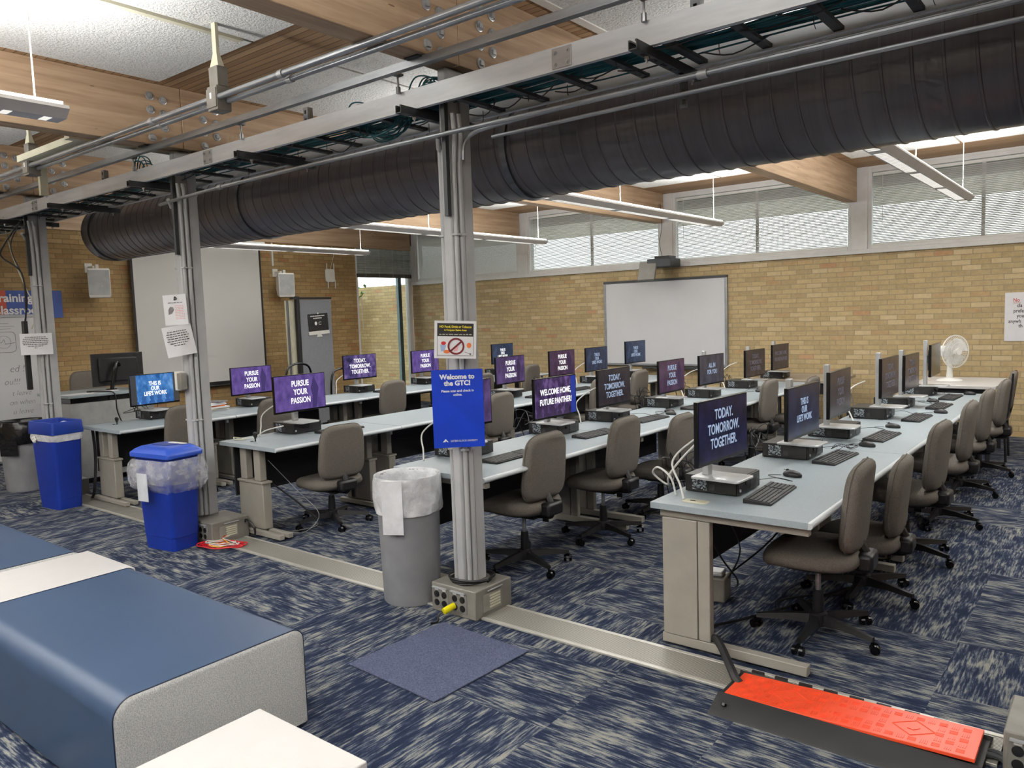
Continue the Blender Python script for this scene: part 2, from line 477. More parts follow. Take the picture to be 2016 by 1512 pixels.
def word_lines(rows, w, h, y0, z0, dz, seed=1):
    """Rows of small printed words as thin raised bars facing +X; rows = list of relative widths."""
    rnd = random.Random(seed); b = MB()
    for i, wd in enumerate(rows):
        x = -w * wd / 2; end = w * wd / 2
        while x < end - 0.004:
            l = min(rnd.uniform(0.008, 0.026), end - x)
            z = z0 - i * dz + rnd.uniform(-0.0005, 0.0005)
            b.box(0.0004, 0.0012, y0 + x, y0 + x + l, z - h / 2, z + h / 2); x += l + 0.005
    return b

# ================================================================== the room shell
XL, YW, YC = -11.4, 11.2, 3.27
BEAM_X = [-11.42, -8.64, -5.79, -2.94, -0.09, 2.76]
struct(MB().box(-11.6, 4.2, -5.2, 11.4, -0.12, 0).build('floor', 'carpet'))
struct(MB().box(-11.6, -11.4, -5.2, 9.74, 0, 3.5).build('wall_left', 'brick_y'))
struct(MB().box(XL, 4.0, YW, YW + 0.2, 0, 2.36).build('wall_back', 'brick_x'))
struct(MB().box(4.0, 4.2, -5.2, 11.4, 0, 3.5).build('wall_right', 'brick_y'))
struct(MB().box(-11.4, 4.0, -5.2, -5.0, 0, 3.5).build('wall_front', 'brick_x'))
struct(MB().box(-11.6, 4.2, -5.2, YW + 0.3, 3.5, 3.62).build('ceiling', 'deck'))
for x in BEAM_X:
    b = struct(MB().box(x - 0.075, x + 0.075, -5.0, YC - 0.03, 3.05, 3.5).box(x - 0.075, x + 0.075, YC - 0.026, YW - 0.06, 3.05, 3.5).build('ceiling_beam', 'beam', bevel=0.004))
    b['label'] = 'timber ceiling beam with paired rows of round bolt washers at the joint'; b['category'] = 'beam'
    if x > -1 or x < -11: continue
    for i, yy in enumerate((YC - 0.27, YC - 0.17, YC + 0.15, YC + 0.26)):
        for j in range(4):
            zz = 3.10 + 0.1 * j - (0.0 if i % 2 == 0 else 0.015)
            w = MB(); w.M = Matrix.Translation((x + 0.076, yy, zz)) @ Matrix.Rotation(R(90), 4, 'Y')
            w.lathe([(0.031, 0), (0.031, 0.004), (0.026, 0.006), (0.026, 0.004), (0.0, 0.004)][:4], n=18); w.cb((0, 0, 0.010), (0.026, 0.026, 0.014))
            w.build('bolt', 'galv', b)
# acoustic ceiling panels, two lengths between each pair of beams
for i in range(5):
    a, c = BEAM_X[i] + 0.25, BEAM_X[i + 1] - 0.25
    mid = (a + c) / 2
    for (y0, y1) in ((-4.6, 2.99), (3.62, 10.2)):
        for (p, q) in ((a, mid - 0.012), (mid + 0.012, c)):
            o = struct(MB().box(p, q, y0, y1, 3.462, 3.5).build('ceiling_panel', 'acoustic', bevel=0.004))
            o['label'] = 'white textured acoustic panel on the ceiling between beams'; o['category'] = 'ceiling panel'
# wall trims: sill band, posts, header
struct(MB().box(XL, 4.0, YW - 0.035, YW + 0.2, 2.36, 2.42).build('trim_1', 'whitetrim', bevel=0.004))
struct(MB().box(XL, 4.0, YW + 0.0, YW + 0.2, 3.47, 3.5).build('trim_2', 'whitetrim'))
posts = []
for i, x in enumerate(BEAM_X[:5]):
    if i == 0:
        struct(MB().box(XL, XL + 0.13, YW - 0.02, YW + 0.2, 2.42, 3.5).build('trim_3', 'whitetrim', bevel=0.004)); continue
    struct(MB().box(x - 0.11 + 0.10, x + 0.10 + 0.10, YW - 0.02, YW + 0.2, 2.42, 3.5).build('trim_%d' % (3 + i), 'whitetrim', bevel=0.004))
def window(k, x0, x1, y=YW):
    w = MB()
    w.box(x0, x0 + 0.045, y, y + 0.09, 2.42, 3.47).box(x1 - 0.045, x1, y, y + 0.09, 2.42, 3.47)
    w.box(x0 + 0.045, x1 - 0.045, y, y + 0.09, 2.42, 2.465).box(x0 + 0.045, x1 - 0.045, y, y + 0.09, 3.42, 3.47)
    w.box((x0 + x1) / 2 - 0.02, (x0 + x1) / 2 + 0.02, y + 0.05, y + 0.09, 2.465, 3.42)
    o = struct(w.build('window_%d' % k, 'whitetrim', bevel=0.003))
    MB().box(x0 + 0.04, x1 - 0.04, y + 0.066, y + 0.072, 2.46, 3.43).build('window_pane', 'glass', o)
edges = [XL + 0.13] + [v for x in BEAM_X[1:5] for v in (x - 0.01, x + 0.20)] + [4.0]
for k in range(5):
    window(k + 1, edges[2 * k], edges[2 * k + 1])
BL = ['the one beside the corner glazing', 'the one above the left edge of the wall whiteboard', 'the one above the right part of the wall whiteboard', 'the one above the fan', 'the one past the taped paper']
BL = ['white slatted blind in the high window next to the glazed corner', 'white slatted blind in the high window left of the projector, partly blown out by sun',
      'white slatted blind in the high window right of the projector, warm with sunlight', 'white slatted blind in the high window above the table fan', 'white slatted blind in the high window beyond the taped paper notice']
for k in range(5):
    x0, x1 = edges[2 * k] + 0.055, edges[2 * k + 1] - 0.055
    e = empty('venetian_blind', BL[k], 'blind', ((x0 + x1) / 2, YW + 0.035, 2.47), 0, 'venetian blinds in the high windows')
    hw = (x1 - x0) / 2; s = MB(); z = 0.02
    tilt = [60, 45, 45, 49, 49][k]
    while z < 0.90:
        c, sn = 0.0125 * math.cos(R(tilt)), 0.0125 * math.sin(R(tilt))
        s.add([(-hw, -c, z - sn), (hw, -c, z - sn), (hw, c, z + sn), (-hw, c, z + sn), (-hw, -c, z - sn + 0.0007), (hw, -c, z - sn + 0.0007), (hw, c, z + sn + 0.0007), (-hw, c, z + sn + 0.0007)],
              [(0, 3, 2, 1), (4, 5, 6, 7), (0, 1, 5, 4), (1, 2, 6, 5), (2, 3, 7, 6), (3, 0, 4, 7)]); z += 0.0215
    s.build('slats', 'slat', e)
    MB().box(-hw, hw, -0.014, 0.014, 0.905, 0.94).build('head_rail', 'whiteplastic', e)
    MB().box(-hw, hw, -0.013, 0.013, -0.003, 0.010).build('bottom_rail', 'whiteplastic', e)
    for q in (-0.8, -0.3, 0.3, 0.8):
        MB().cyl((hw * q, -0.016, 0), (hw * q, -0.016, 0.92), 0.0015, n=5).build('ladder_cord', 'whiteplastic', e)
    MB().cyl((-hw + 0.12, -0.02, 0.25), (-hw + 0.12, -0.02, 0.90), 0.004, n=6).build('tilt_wand', 'whiteplastic', e)

# glazed corner in the left wall
w = MB()
w.box(-11.5, -11.4, 9.74, 9.79, 0, 3.15).box(-11.5, -11.4, 11.10, 11.2, 0, 3.15).box(-11.5, -11.4, 9.79, 11.10, 0, 0.08).box(-11.5, -11.4, 9.79, 11.10, 3.10, 3.15)
o = struct(w.build('window_6', 'whitetrim', bevel=0.004))
MB().box(-11.455, -11.449, 9.78, 11.11, 0.07, 3.11).build('window_pane', 'glass', o)
struct(MB().box(-11.52, -11.36, 9.74, 11.2, 3.15, 3.5).build('trim_9', 'header'))
struct(MB().box(-11.56, -11.49, 10.90, 10.99, 0, 3.1).build('trim_10', 'post', bevel=0.004))
e = empty('roller_blind', 'grey-white pleated blind half raised over the tall corner window', 'blind', (-11.375, 10.45, 2.50))
pz = MB(); n = 26
vs, fs = [], []
for i in range(n + 1):
    z = 0.07 + i * 0.022; dx = 0.008 if i % 2 else -0.008
    vs += [(dx, -0.69, z), (dx, 0.69, z)]
for i in range(n): fs.append((2 * i, 2 * i + 1, 2 * i + 3, 2 * i + 2))
nv = len(vs); vs += [(x - 0.002, y, z) for x, y, z in vs]; fs += [tuple(nv + q for q in f[::-1]) for f in fs]
pz.add(vs, fs); pz.build('pleated_fabric', plain('blind_fabric', (176, 186, 184), 0.8), e)
MB().box(-0.015, 0.015, -0.70, 0.70, 0.0, 0.07).build('bottom_rail', plain('blind_rail_dark', (86, 84, 78), 0.6), e)
MB().box(-0.02, 0.02, -0.70, 0.70, 0.62, 0.655).build('head_rail', 'whiteplastic', e)
for yy in (-0.5, -0.15, 0.2, 0.5): MB().cyl((0.018, yy, 0.02), (0.018, yy, 0.64), 0.002, n=5).build('cord', 'whiteplastic', e)
MB().cyl((0.03, -0.64, -1.0), (0.03, -0.64, -0.38), 0.006, n=8).build('wand', 'whiteplastic', e)
# outside
struct(MB().box(-40, 30, 11.5, 60, -0.3, -0.15).build('outside_ground', 'ground'))
struct(MB().box(-40, -11.62, -10, 11.5, -0.3, -0.15).build('outside_paving', 'ground'))
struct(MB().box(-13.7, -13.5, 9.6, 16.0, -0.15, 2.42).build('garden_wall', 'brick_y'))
struct(MB().box(-13.5, -11.6, 11.35, 11.55, -0.15, 2.40).build('garden_wall', 'brick_x'))
struct(MB().box(-12.0, 4.6, YW + 0.3, YW + 2.3, 3.25, 3.62).build('roof_eave', 'soffit'))
struct(MB().box(-12.4, -11.6, -5, YW + 1.55, 3.45, 3.62).build('roof_eave', 'soffit'))
rnd = random.Random(5)
e = empty('hydrangea_shrub', 'shrub with round white flower heads hanging over the garden wall outside', 'shrub', (-13.16, 10.40, 0))
lf = MB(); pt = MB()
for i in range(150):
    c = Vector((rnd.uniform(-0.25, 0.45), rnd.uniform(-0.3, 0.75), rnd.uniform(2.1, 2.62))); a = rnd.uniform(0, 6.28); l = rnd.uniform(0.05, 0.09); t = rnd.uniform(-0.6, 0.6)
    d = Vector((math.cos(a), math.sin(a), t)).normalized() * l; u = d.cross(Vector((0, 0, 1))).normalized() * l * 0.45; nn = Vector((0, 0, 0.003))
    lf.add([c - d, c + u, c + d, c - u, c - d + nn, c + u + nn, c + d + nn, c - u + nn], [(3, 2, 1, 0), (4, 5, 6, 7), (0, 1, 5, 4), (1, 2, 6, 5), (2, 3, 7, 6), (3, 0, 4, 7)])
for i in range(11):
    c = (rnd.uniform(-0.2, 0.5), rnd.uniform(-0.25, 0.7), rnd.uniform(2.12, 2.5))
    for j in range(14):
        th, ph = rnd.uniform(0, 6.28), rnd.uniform(0, 3.14)
        pt.ell((c[0] + 0.06 * math.cos(th) * math.sin(ph), c[1] + 0.06 * math.sin(th) * math.sin(ph), c[2] + 0.05 * math.cos(ph)), (0.028, 0.028, 0.02), 7, 5)
lf.build('foliage', 'leaf', e, kind='stuff'); pt.build('flower_heads', 'petal', e, kind='stuff')
st = MB()
for i in range(5): st.tube(smooth_path([(0, 0.1 * i, -0.15), (0.05 * i - 0.1, 0.1 * i, 1.0), (0.08 * i - 0.1, 0.15 * i - 0.1, 2.2)]), 0.012)
st.build('stems', 'leaf', e)
# ================================================================== columns along the cable tray
def column(x, name_label, y=YC, variant=0):
    e = empty('steel_column', name_label, 'column', (x, y, 0), 0, 'grey steel columns under the cable tray')
    MB().box(-0.034, 0.034, -0.078, 0.068, 0.17, 3.049).build('shaft', 'colpaint', e, bevel=0.014)
    MB().box(0.038, 0.050, 0.012, 0.088, 0.17, 3.0).build('flange', 'colpaint', e, bevel=0.004)
    MB().box(-0.062, -0.038, -0.005, 0.065, 0.17, 3.0).build('channel', 'colpaint', e, bevel=0.006)
    MB().box(0.014, 0.040, -0.108, -0.080, 2.25, 2.86).build('strut_channel', 'darksteel', e)
    CD = ((-0.051, -0.056, 0.0145, -1), (0.050, -0.058, 0.0135, 1), (0.056, -0.020, 0.0155, 1))
    zt = 2.62
    for (cx, cy, r, flare) in CD:
        pts = [(cx, cy, 0.18), (cx, cy, 1.0), (cx, cy, 2.0), (cx, cy, zt - 0.14), (cx + flare * 0.015, cy - 0.01, zt - 0.04), (cx + flare * 0.03, cy - 0.02, zt + 0.06), (cx + flare * 0.03, cy - 0.03, 2.79)]
        if flare < 0: pts = [(cx, cy, 0.18), (cx, cy, 1.2), (cx, cy, zt - 0.1), (cx + 0.02, cy - 0.03, zt), (cx + 0.06, cy - 0.075, zt + 0.05)]
        MB().tube(smooth_path(pts, 4), r, 9).build('conduit', 'colpaint', e)
    for z in (0.95, 2.15):
        for cx, cy, _, _ in CD:
            MB().cb((cx, cy, z), (0.038, 0.037, 0.014)).build('conduit_strap', 'colpaint', e, bevel=0.003)
    return e
cols = {}
for x, lb, px in ((-2.955, 'grey steel column carrying the blue welcome poster', -2.965), (-5.82, 'grey steel column behind the shorter blue lidded bin', -5.82),
              (-8.69, 'grey steel column furthest from the welcome poster, beside the open blue bin', -8.69), (-0.05, 'grey steel column beside the end of the orange cable ramp', -0.05)):
    cols[x] = column(x, lb)
def power_box(x, label, y=3.29, wires=True):
    e = empty('outlet_box', label, 'electrical box', (x, y, 0), 0, 'grey outlet boxes at the column feet')
    MB().box(-0.17, 0.17, -0.16, 0.16, 0.0, 0.168).build('housing', 'boxpaint', e, bevel=0.006)
    for cx in (-0.095, 0.045):
        MB().box(cx - 0.06, cx + 0.06, -0.164, -0.160, 0.025, 0.14).build('face_plate', plain('plate_grey', (120, 119, 114), 0.4), e, bevel=0.002)
        MB().box(cx - 0.055, cx + 0.055, -0.178, -0.164, 0.142, 0.150).build('hood', 'silver', e)
        for ox in (-0.03, 0.028):
            for oz in (0.055, 0.105):
                s = MB(); s.M = Matrix.Translation((cx + ox, -0.164, oz)) @ Matrix.Rotation(R(90), 4, 'X')
                s.lathe([(0.019, 0), (0.019, 0.004), (0.004, 0.005)], n=16); s.build('outlet', 'black', e)
            MB().box(cx + ox - 0.013, cx + ox + 0.013, -0.166, -0.164, 0.127, 0.138).build('outlet_tag', 'paper', e)
    MB().box(0.170, 0.174, -0.10, 0.06, 0.03, 0.13).build('side_plate', plain('side_plate_grey', (138, 136, 128), 0.4), e)
    MB().box(0.174, 0.180, -0.06, 0.07, 0.145, 0.150).build('hood', 'silver', e)
    s = MB()
    for i in range(5): s.box(0.174, 0.176, -0.045 + 0.004 * (i % 2), 0.05, 0.045 + 0.016 * i, 0.055 + 0.016 * i)
    s.build('warning_label', 'cream', e)
    return e
power_box(-2.965, 'grey outlet box with a yellow plug in it, at the foot of the poster column')
power_box(-5.66, 'grey outlet box beside the shorter blue lidded bin', 3.29)
power_box(-8.53, 'grey outlet box beside the open blue bin')
power_box(-0.13, 'grey outlet box at the end of the orange cable ramp')
# raceway covers in the floor
for x0, x1, lb, mt in ((-2.79, -0.32, 'ribbed aluminium trench cover running from the poster column to the orange ramp', 'ribbed'),
                   (-5.47, -3.16, 'grey trench cover between the grey round bin and the lidded blue bin', 'ribbed'),
                   (-8.34, -5.86, 'plain grey trench cover between the two blue bins', 'boxpaint')):
    e = empty('trench_cover', lb, 'floor cover', (0, 0, 0), 0, 'trench covers along the columns')
    MB().box(x0, x1, 3.19, 3.385, 0.0, 0.009).build('cover_plate', mt, e)
    for a, b in ((3.165, 3.19), (3.385, 3.41)): MB().box(x0, x1, a, b, 0.0, 0.012).build('edge_strip', plain('edge_strip_%d' % (a * 1000), (196, 194, 186), 0.35, 0.4), e, bevel=0.002)

# ================================================================== duct
def duct():
    e = empty('spiral_duct', 'large dark grey round spiral duct crossing the room', 'duct', (0, 4.15, 2.755))
    x0, x1, r, pitch, n = -9.02, 2.3, 0.298, 0.125, 72
    prof = [(0.0, 0.0), (0.44, 0.0), (0.46, 0.0038), (0.5, 0.0048), (0.54, 0.0038), (0.56, 0.0)]
    xs = []
    k = -1
    while True:
        b = x0 + k * pitch
        if b > x1: break
        for p, h in prof: xs.append((b + p * pitch, h))
        k += 1
    rs = []
    for x, h in xs:
        ring = []
        for j in range(n):
            a = 2 * math.pi * j / n
            xx = min(max(x + pitch * (j / n), x0), x1)
            ring.append((xx, (r + h) * math.cos(a), (r + h) * math.sin(a)))
        rs.append(ring)
    vs = [p for q in rs for p in q]; fs = []; N = len(rs)
    for i in range(N - 1):
        for j in range(n):
            if j < n - 1: fs.append((i * n + j, i * n + n + j, i * n + n + j + 1, i * n + j + 1))
            else:
                i2 = i + len(prof)
                if i2 + 1 < N: fs.append((i * n + j, i * n + n + j, (i2 + 1) * n, i2 * n))
    MB().add(vs, fs).build('duct_body', 'duct', e, angle=28)
    MB().cyl((x0 - 0.002, 0, 0), (x0 + 0.004, 0, 0), 0.296, n=48).build('end_cap', 'duct', e)
    for x in (-8.86, -6.0, -3.07, -0.2):
        s = MB()
        s.rings([[(x + dx, rr * math.cos(2 * math.pi * j / 64), rr * math.sin(2 * math.pi * j / 64)) for j in range(64)] for dx, rr in ((-0.022, 0.300), (-0.022, 0.313), (0.022, 0.313), (0.022, 0.300))], cap=False)
        s.box(x - 0.02, x + 0.02, -0.012, 0.012, 0.306, 0.74)
        s.build('hanger_strap', galv_mat('strap_steel_%d' % int(-x * 10), (92, 96, 102), (128, 132, 138), 0.4), e)
duct()

# ================================================================== cable tray, conduits, hangers
e = empty('cable_tray', 'bright aluminium ladder cable tray running below the beams', 'cable tray', (0, 0, 0))
def rail(y, s):
    w = MB(); pr = [(y, 2.835), (y + s * 0.028, 2.835), (y + s * 0.028, 2.842), (y + s * 0.006, 2.848), (y + s * 0.006, 2.93), (y + s * 0.028, 2.936), (y + s * 0.028, 2.943), (y, 2.943)]
    if s < 0: pr = pr[::-1]
    w.rings([[(x, p[0], p[1]) for p in pr] for x in (-11.2, 2.6)])
    return w.build('side_rail', 'alu', e)
rail(3.10, 1); rail(3.55, -1)
x = -11.05
while x < 0.4:
    MB().box(x - 0.02, x + 0.02, 3.107, 3.543, 2.846, 2.864).build('rung', 'darksteel', e); x += 0.305
for x in (-2.10, -5.15, -8.2):
    MB().box(x - 0.055, x + 0.055, 3.095, 3.10, 2.842, 2.935).build('splice_plate', 'galv', e, bevel=0.002)
    for dx in (-0.035, 0.035):
        for z in (2.862, 2.914):
            s = MB(); s.M = Matrix.Translation((x + dx, 3.095, z)) @ Matrix.Rotation(R(90), 4, 'X'); s.lathe([(0.011, 0), (0.011, 0.003), (0.006, 0.003), (0.006, 0.010)], n=10); s.build('splice_bolt', 'galv', e)
rnd = random.Random(3)
cb = MB()
for i in range(26):
    y = 3.15 + 0.33 * rnd.random(); z = 2.870 + 0.0058 * rnd.randint(0, 6); pts = []
    x = -11.1
    while x < 1.0: pts.append((x, min(3.5, max(3.14, y + rnd.uniform(-0.03, 0.03))), z + rnd.uniform(-0.004, 0.006))); x += 0.6
    cb.tube(smooth_path(pts, 3), 0.0042 if i % 4 else 0.009, 5)
o = tag(cb.build('network_cable_bundle', 'teal'), 'mass of teal network cables lying along the cable tray', 'cable'); o['kind'] = 'stuff'
sg = MB()
x = -11.0
while x < 0.6:
    y = rnd.uniform(3.13, 3.5); sg.tube(smooth_path([(x, y, 2.862), (x + 0.15, y + rnd.uniform(-0.05, 0.05), 2.826 - rnd.random() * 0.01), (x + 0.32, min(3.52, y + rnd.uniform(-0.08, 0.08)), 2.862)], 4), 0.0035, 5)
    yy = rnd.uniform(3.14, 3.5); sg.tube([(x + 0.1, yy, 2.868), (x + 0.1, yy, 2.838), (x + 0.11, yy - 0.01, 2.812)], 0.0022, 4); x += 0.21
tag(sg.build('cable_tie_strands', 'darksteel'), 'thin dark ties and strands hanging under the cable tray rungs', 'cable tie')['kind'] = 'stuff'
def coil(label, x, y, z, w, h, n, down=False, seed=1):
    rr = random.Random(seed); b = MB()
    for i in range(n):
        s = -1 if down else 1
        hh = h * rr.uniform(0.6, 1.0); ww = w * rr.uniform(0.8, 1.1); oy = rr.uniform(-0.06, 0.06); ox = rr.uniform(-0.03, 0.03)
        b.tube(smooth_path([(x - ww / 2 + ox, y + oy, z), (x - ww / 2 + ox, y + oy, z + s * hh * 0.55), (x - ww * 0.2 + ox, y + oy - 0.01, z + s * hh), (x + ww * 0.25 + ox, y + oy, z + s * hh * 0.85), (x + ww / 2 + ox, y + oy, z + s * hh * 0.3), (x + ww * 0.5 + ox, y + oy, z)], 5), 0.0045, 6)
    tag(b.build('cable_coil', 'teal'), label, 'cable', 'teal cable loops at the tray')
coil('biggest loop of teal cable standing above the tray, near the poster column', -3.10, 3.28, 2.90, 0.22, 0.15, 12, seed=2)
coil('low flat loop of teal cable above the tray, left of the biggest loop', -3.66, 3.25, 2.90, 0.24, 0.11, 4, seed=3)
coil('loop of teal cable above the tray near the far end', -6.30, 3.2, 2.9, 0.25, 0.20, 6, seed=4)
coil('loop of teal cable sagging below the tray', -3.50, 3.28, 2.87, 0.30, 0.10, 9, True, seed=5)
# channel brackets under the tray
for i, (x, lb) in enumerate(((-1.66, 'dark channel bracket under the tray'), (-3.08, 'dark channel bracket under the tray at the poster column'), (-4.62, 'dark channel bracket under the tray midway between poster column and next column'),
               (-6.10, 'dark channel bracket under the tray at the column behind the lidded bin'), (-7.6, 'dark channel bracket under the tray past the lidded bin'), (-8.98, 'dark channel bracket under the tray at the furthest column'), (-0.2, 'dark channel bracket at the upper right end of the tray'))):
    lb = lb + ' with a slotted strip, right of the poster column' if i == 0 else lb
    e = empty('tray_bracket', lb, 'bracket', (x, 3.28, 2.80), 0, 'channel brackets under the cable tray')
    w = MB(); ya, yb = -0.30, 0.33
    pr = [(-0.021, 0.034), (-0.021, -0.007), (0.021, -0.007), (0.021, 0.034), (0.012, 0.034), (0.012, 0.026), (0.017, 0.026), (0.017, -0.003), (-0.017, -0.003), (-0.017, 0.026), (-0.012, 0.026), (-0.012, 0.034)]
    w.rings([[(p[0], y, p[1]) for p in pr] for y in (ya, yb)]); w.build('channel', 'darksteel', e)
    sl = MB()
    for k in range(6): sl.box(-0.008, 0.008, ya + 0.08 + 0.09 * k, ya + 0.12 + 0.09 * k, -0.0085, -0.0070)
    sl.build('slot_pattern', 'blackgloss', e)
    for yy in (ya + 0.12, yb - 0.06):
        MB().cyl((0, yy, -0.035), (0, yy, 0.03), 0.005, n=8).lathe([(0.011, -0.02), (0.011, -0.008)], (0, yy, 0), 6).build('threaded_bolt', 'galv', e)
    if i == 0:
        MB().box(-0.02, 0.02, 0.18, 0.184, -0.16, 0.01).build('slotted_strip', 'darksteel', e)
        hs = MB()
        for k in range(3): hs.box(-0.008, 0.008, 0.1785, 0.180, -0.14 + 0.05 * k, -0.12 + 0.05 * k)
        hs.build('slot_pattern', 'blackgloss', e)
# strut running under the beams, with rods down to the tray
e = empty('strut_rail', 'galvanised strut rail clamped under the beams above the tray', 'rail', (0, 3.0, 3.028))
MB().box(-11.2, 2.6, -0.02, 0.02, -0.02, 0.02).build('strut', 'emt', e)
for x in (-1.66, -3.18, -4.70, -6.2, -7.9, -9.3):
    MB().cyl((x, 0.085, -0.09), (x, 0.085, 0.0), 0.006, n=8).build('hanger_rod', 'galv', e)
    MB().cyl((x, 0.085, -0.095), (x, 0.085, -0.06), 0.013, n=8).build('rod_coupling', 'emt', e)
    MB().box(x - 0.02, x + 0.02, 0.0, 0.11, 0.0, 0.012).build('clamp', 'emt', e)
for x in (-11.42, -8.64, -5.79, -2.94): MB().box(x - 0.05, x + 0.05, -0.05, 0.05, 0.014, 0.021).build('beam_clamp', 'darksteel', e)
for x, zt in ((-1.46, 3.46), (-4.1, 3.045), (-6.9, 3.045)):
    o = MB().box(x - 0.022, x + 0.022, 3.16, 3.20, 2.945, zt).build('slotted_hanger', 'emt'); tag(o, {-1.46: 'slotted steel hanger post above the tray right of the poster column', -4.1: 'short steel hanger post above the tray between two columns', -6.9: 'short steel hanger post above the tray near the far loop of cable'}[x], 'hanger', 'hanger posts above the tray')
    hs = MB()
    for k in range(9 if zt > 3.2 else 2): hs.box(x - 0.008, x + 0.008, 3.158, 3.16, 2.955 + 0.05 * k, 2.977 + 0.05 * k)
    hs.build('slot_pattern', 'blackgloss', o)
# pair of conduits with junction boxes in front of the tray
for (y, z, r, lb) in ((2.63, 3.030, 0.017, 'bright steel conduit, upper one of the pair in front of the beams'), (2.685, 3.014, 0.016, 'steel conduit, lower one of the pair in front of the beams')):
    e = empty('ceiling_conduit', lb, 'conduit', (0, y, z), 0, 'pair of conduits below the ceiling')
    MB().cyl((-11.3, 0, 0), (2.6, 0, 0), r, n=14).build('pipe', 'emt', e)
    for x in (-0.9, -3.6, -5.0, -7.9):
        MB().cyl((x - 0.02, 0, 0), (x + 0.02, 0, 0), r + 0.005, n=14).build('coupling', 'galv', e)
for x, lb in ((-4.25, 'grey junction box hanging under the cream raceway, nearest the upper middle'), (-7.02, 'grey junction box hanging under the cream raceway')):
    lb = {-4.25: 'grey junction box on the conduits, larger looking one left of the middle', -7.02: 'grey junction box on the conduits near the left end'}[x]
    e = empty('junction_box', lb, 'junction box', (x, 2.655, 3.02), 0, 'junction boxes on the conduits')
    MB().box(-0.05, 0.05, -0.045, 0.05, -0.065, 0.075).build('lower_box', 'boxpaint', e, bevel=0.004)
    MB().box(-0.045, 0.045, -0.03, 0.04, 0.077, 0.19).build('upper_box', 'boxpaint', e, bevel=0.004)
    MB().box(-0.052, 0.048, -0.052, -0.045, -0.05, 0.06).build('cover', 'boxpaint', e, bevel=0.003)
    MB().box(-0.012, 0.006, -0.0535, -0.052, 0.0, 0.035).build('tag', 'paper', e)
    r = MB(); r.rings([[( -0.045, -0.02, 0.19), (0.045, -0.02, 0.19), (0.045, 0.02, 0.19), (-0.045, 0.02, 0.19)], [(-0.02, -0.01, 0.27), (0.02, -0.01, 0.27), (0.02, 0.01, 0.27), (-0.02, 0.01, 0.27)], [(-0.02, -0.01, 0.445), (0.02, -0.01, 0.445), (0.02, 0.01, 0.445), (-0.02, 0.01, 0.445)]])
    r.build('raceway_drop', 'cream', e)
for (x, y0, y1, lb) in ((-4.365, -4.5, 2.9, 'cream raceway strip along the ceiling panel joint'), (-7.215, -4.5, 2.9, 'cream raceway strip along the joint of the ceiling panels near the left wall')):
    tag(MB().box(x - 0.02, x + 0.02, y0, y1, 3.443, 3.461).build('ceiling_raceway', 'cream'), lb, 'raceway')
tag(MB().box(-2.68, -2.62, 3.2, 4.6, 3.455, 3.499).build('ceiling_conduit_cover', 'whiteplastic'), 'white raceway across the brown decking beside the poster column beam', 'raceway')
e = empty('ceiling_raceway', 'cream boxed raceway bending between two beams near the far loop of cable', 'raceway', (0, 0, 3.0))
MB().box(-7.10, -6.05, 2.58, 2.66, 0.065, 0.115).build('raceway_run', 'cream', e); MB().box(-6.05, -5.97, 2.52, 3.45, 0.065, 0.115).build('raceway_run', 'cream', e)
MB().box(-7.14, -7.10, 2.74, 2.80, -0.18, 0.115).build('raceway_drop', 'cream', e); MB().box(-7.14, -7.06, 2.662, 2.80, 0.065, 0.115).build('raceway_elbow', 'cream', e)
# pipes below the tray, in front of the duct
def pipe(pts, r, lb, mt='emt', couple=()):
    e = empty('conduit_run', lb, 'conduit', (0, 0, 0), 0, 'thin conduits in front of the duct')
    MB().tube(smooth_path(pts, 4), r, 10).build('pipe', mt, e)
    for c in couple: MB().cyl((c[0] - 0.022, c[1], c[2]), (c[0] + 0.022, c[1], c[2]), r + 0.006, n=12).build('coupling', 'galv', e)
pipe([(-6.0, 3.17, 2.655), (-5.0, 3.12, 2.668), (-3.2, 3.12, 2.674), (-1.5, 3.14, 2.676), (2.5, 3.14, 2.69)], 0.0125, 'thin steel conduit passing in front of the poster column and the duct', couple=((-5.05, 3.12, 2.668), (-1.42, 3.14, 2.676)))
pipe([(-2.872, 3.25, 2.55), (-2.868, 3.26, 2.64), (-2.82, 3.28, 2.69), (-2.70, 3.30, 2.712), (-2.2, 3.30, 2.725), (-1.0, 3.30, 2.735), (2.5, 3.30, 2.74)], 0.0125, 'thin conduit rising beside the poster column, above the other two')
pipe([(-2.70, 3.30, 2.655), (-1.5, 3.30, 2.66), (0.5, 3.30, 2.665), (2.5, 3.30, 2.67)], 0.010, 'thin conduit, lowest of those in front of the duct')

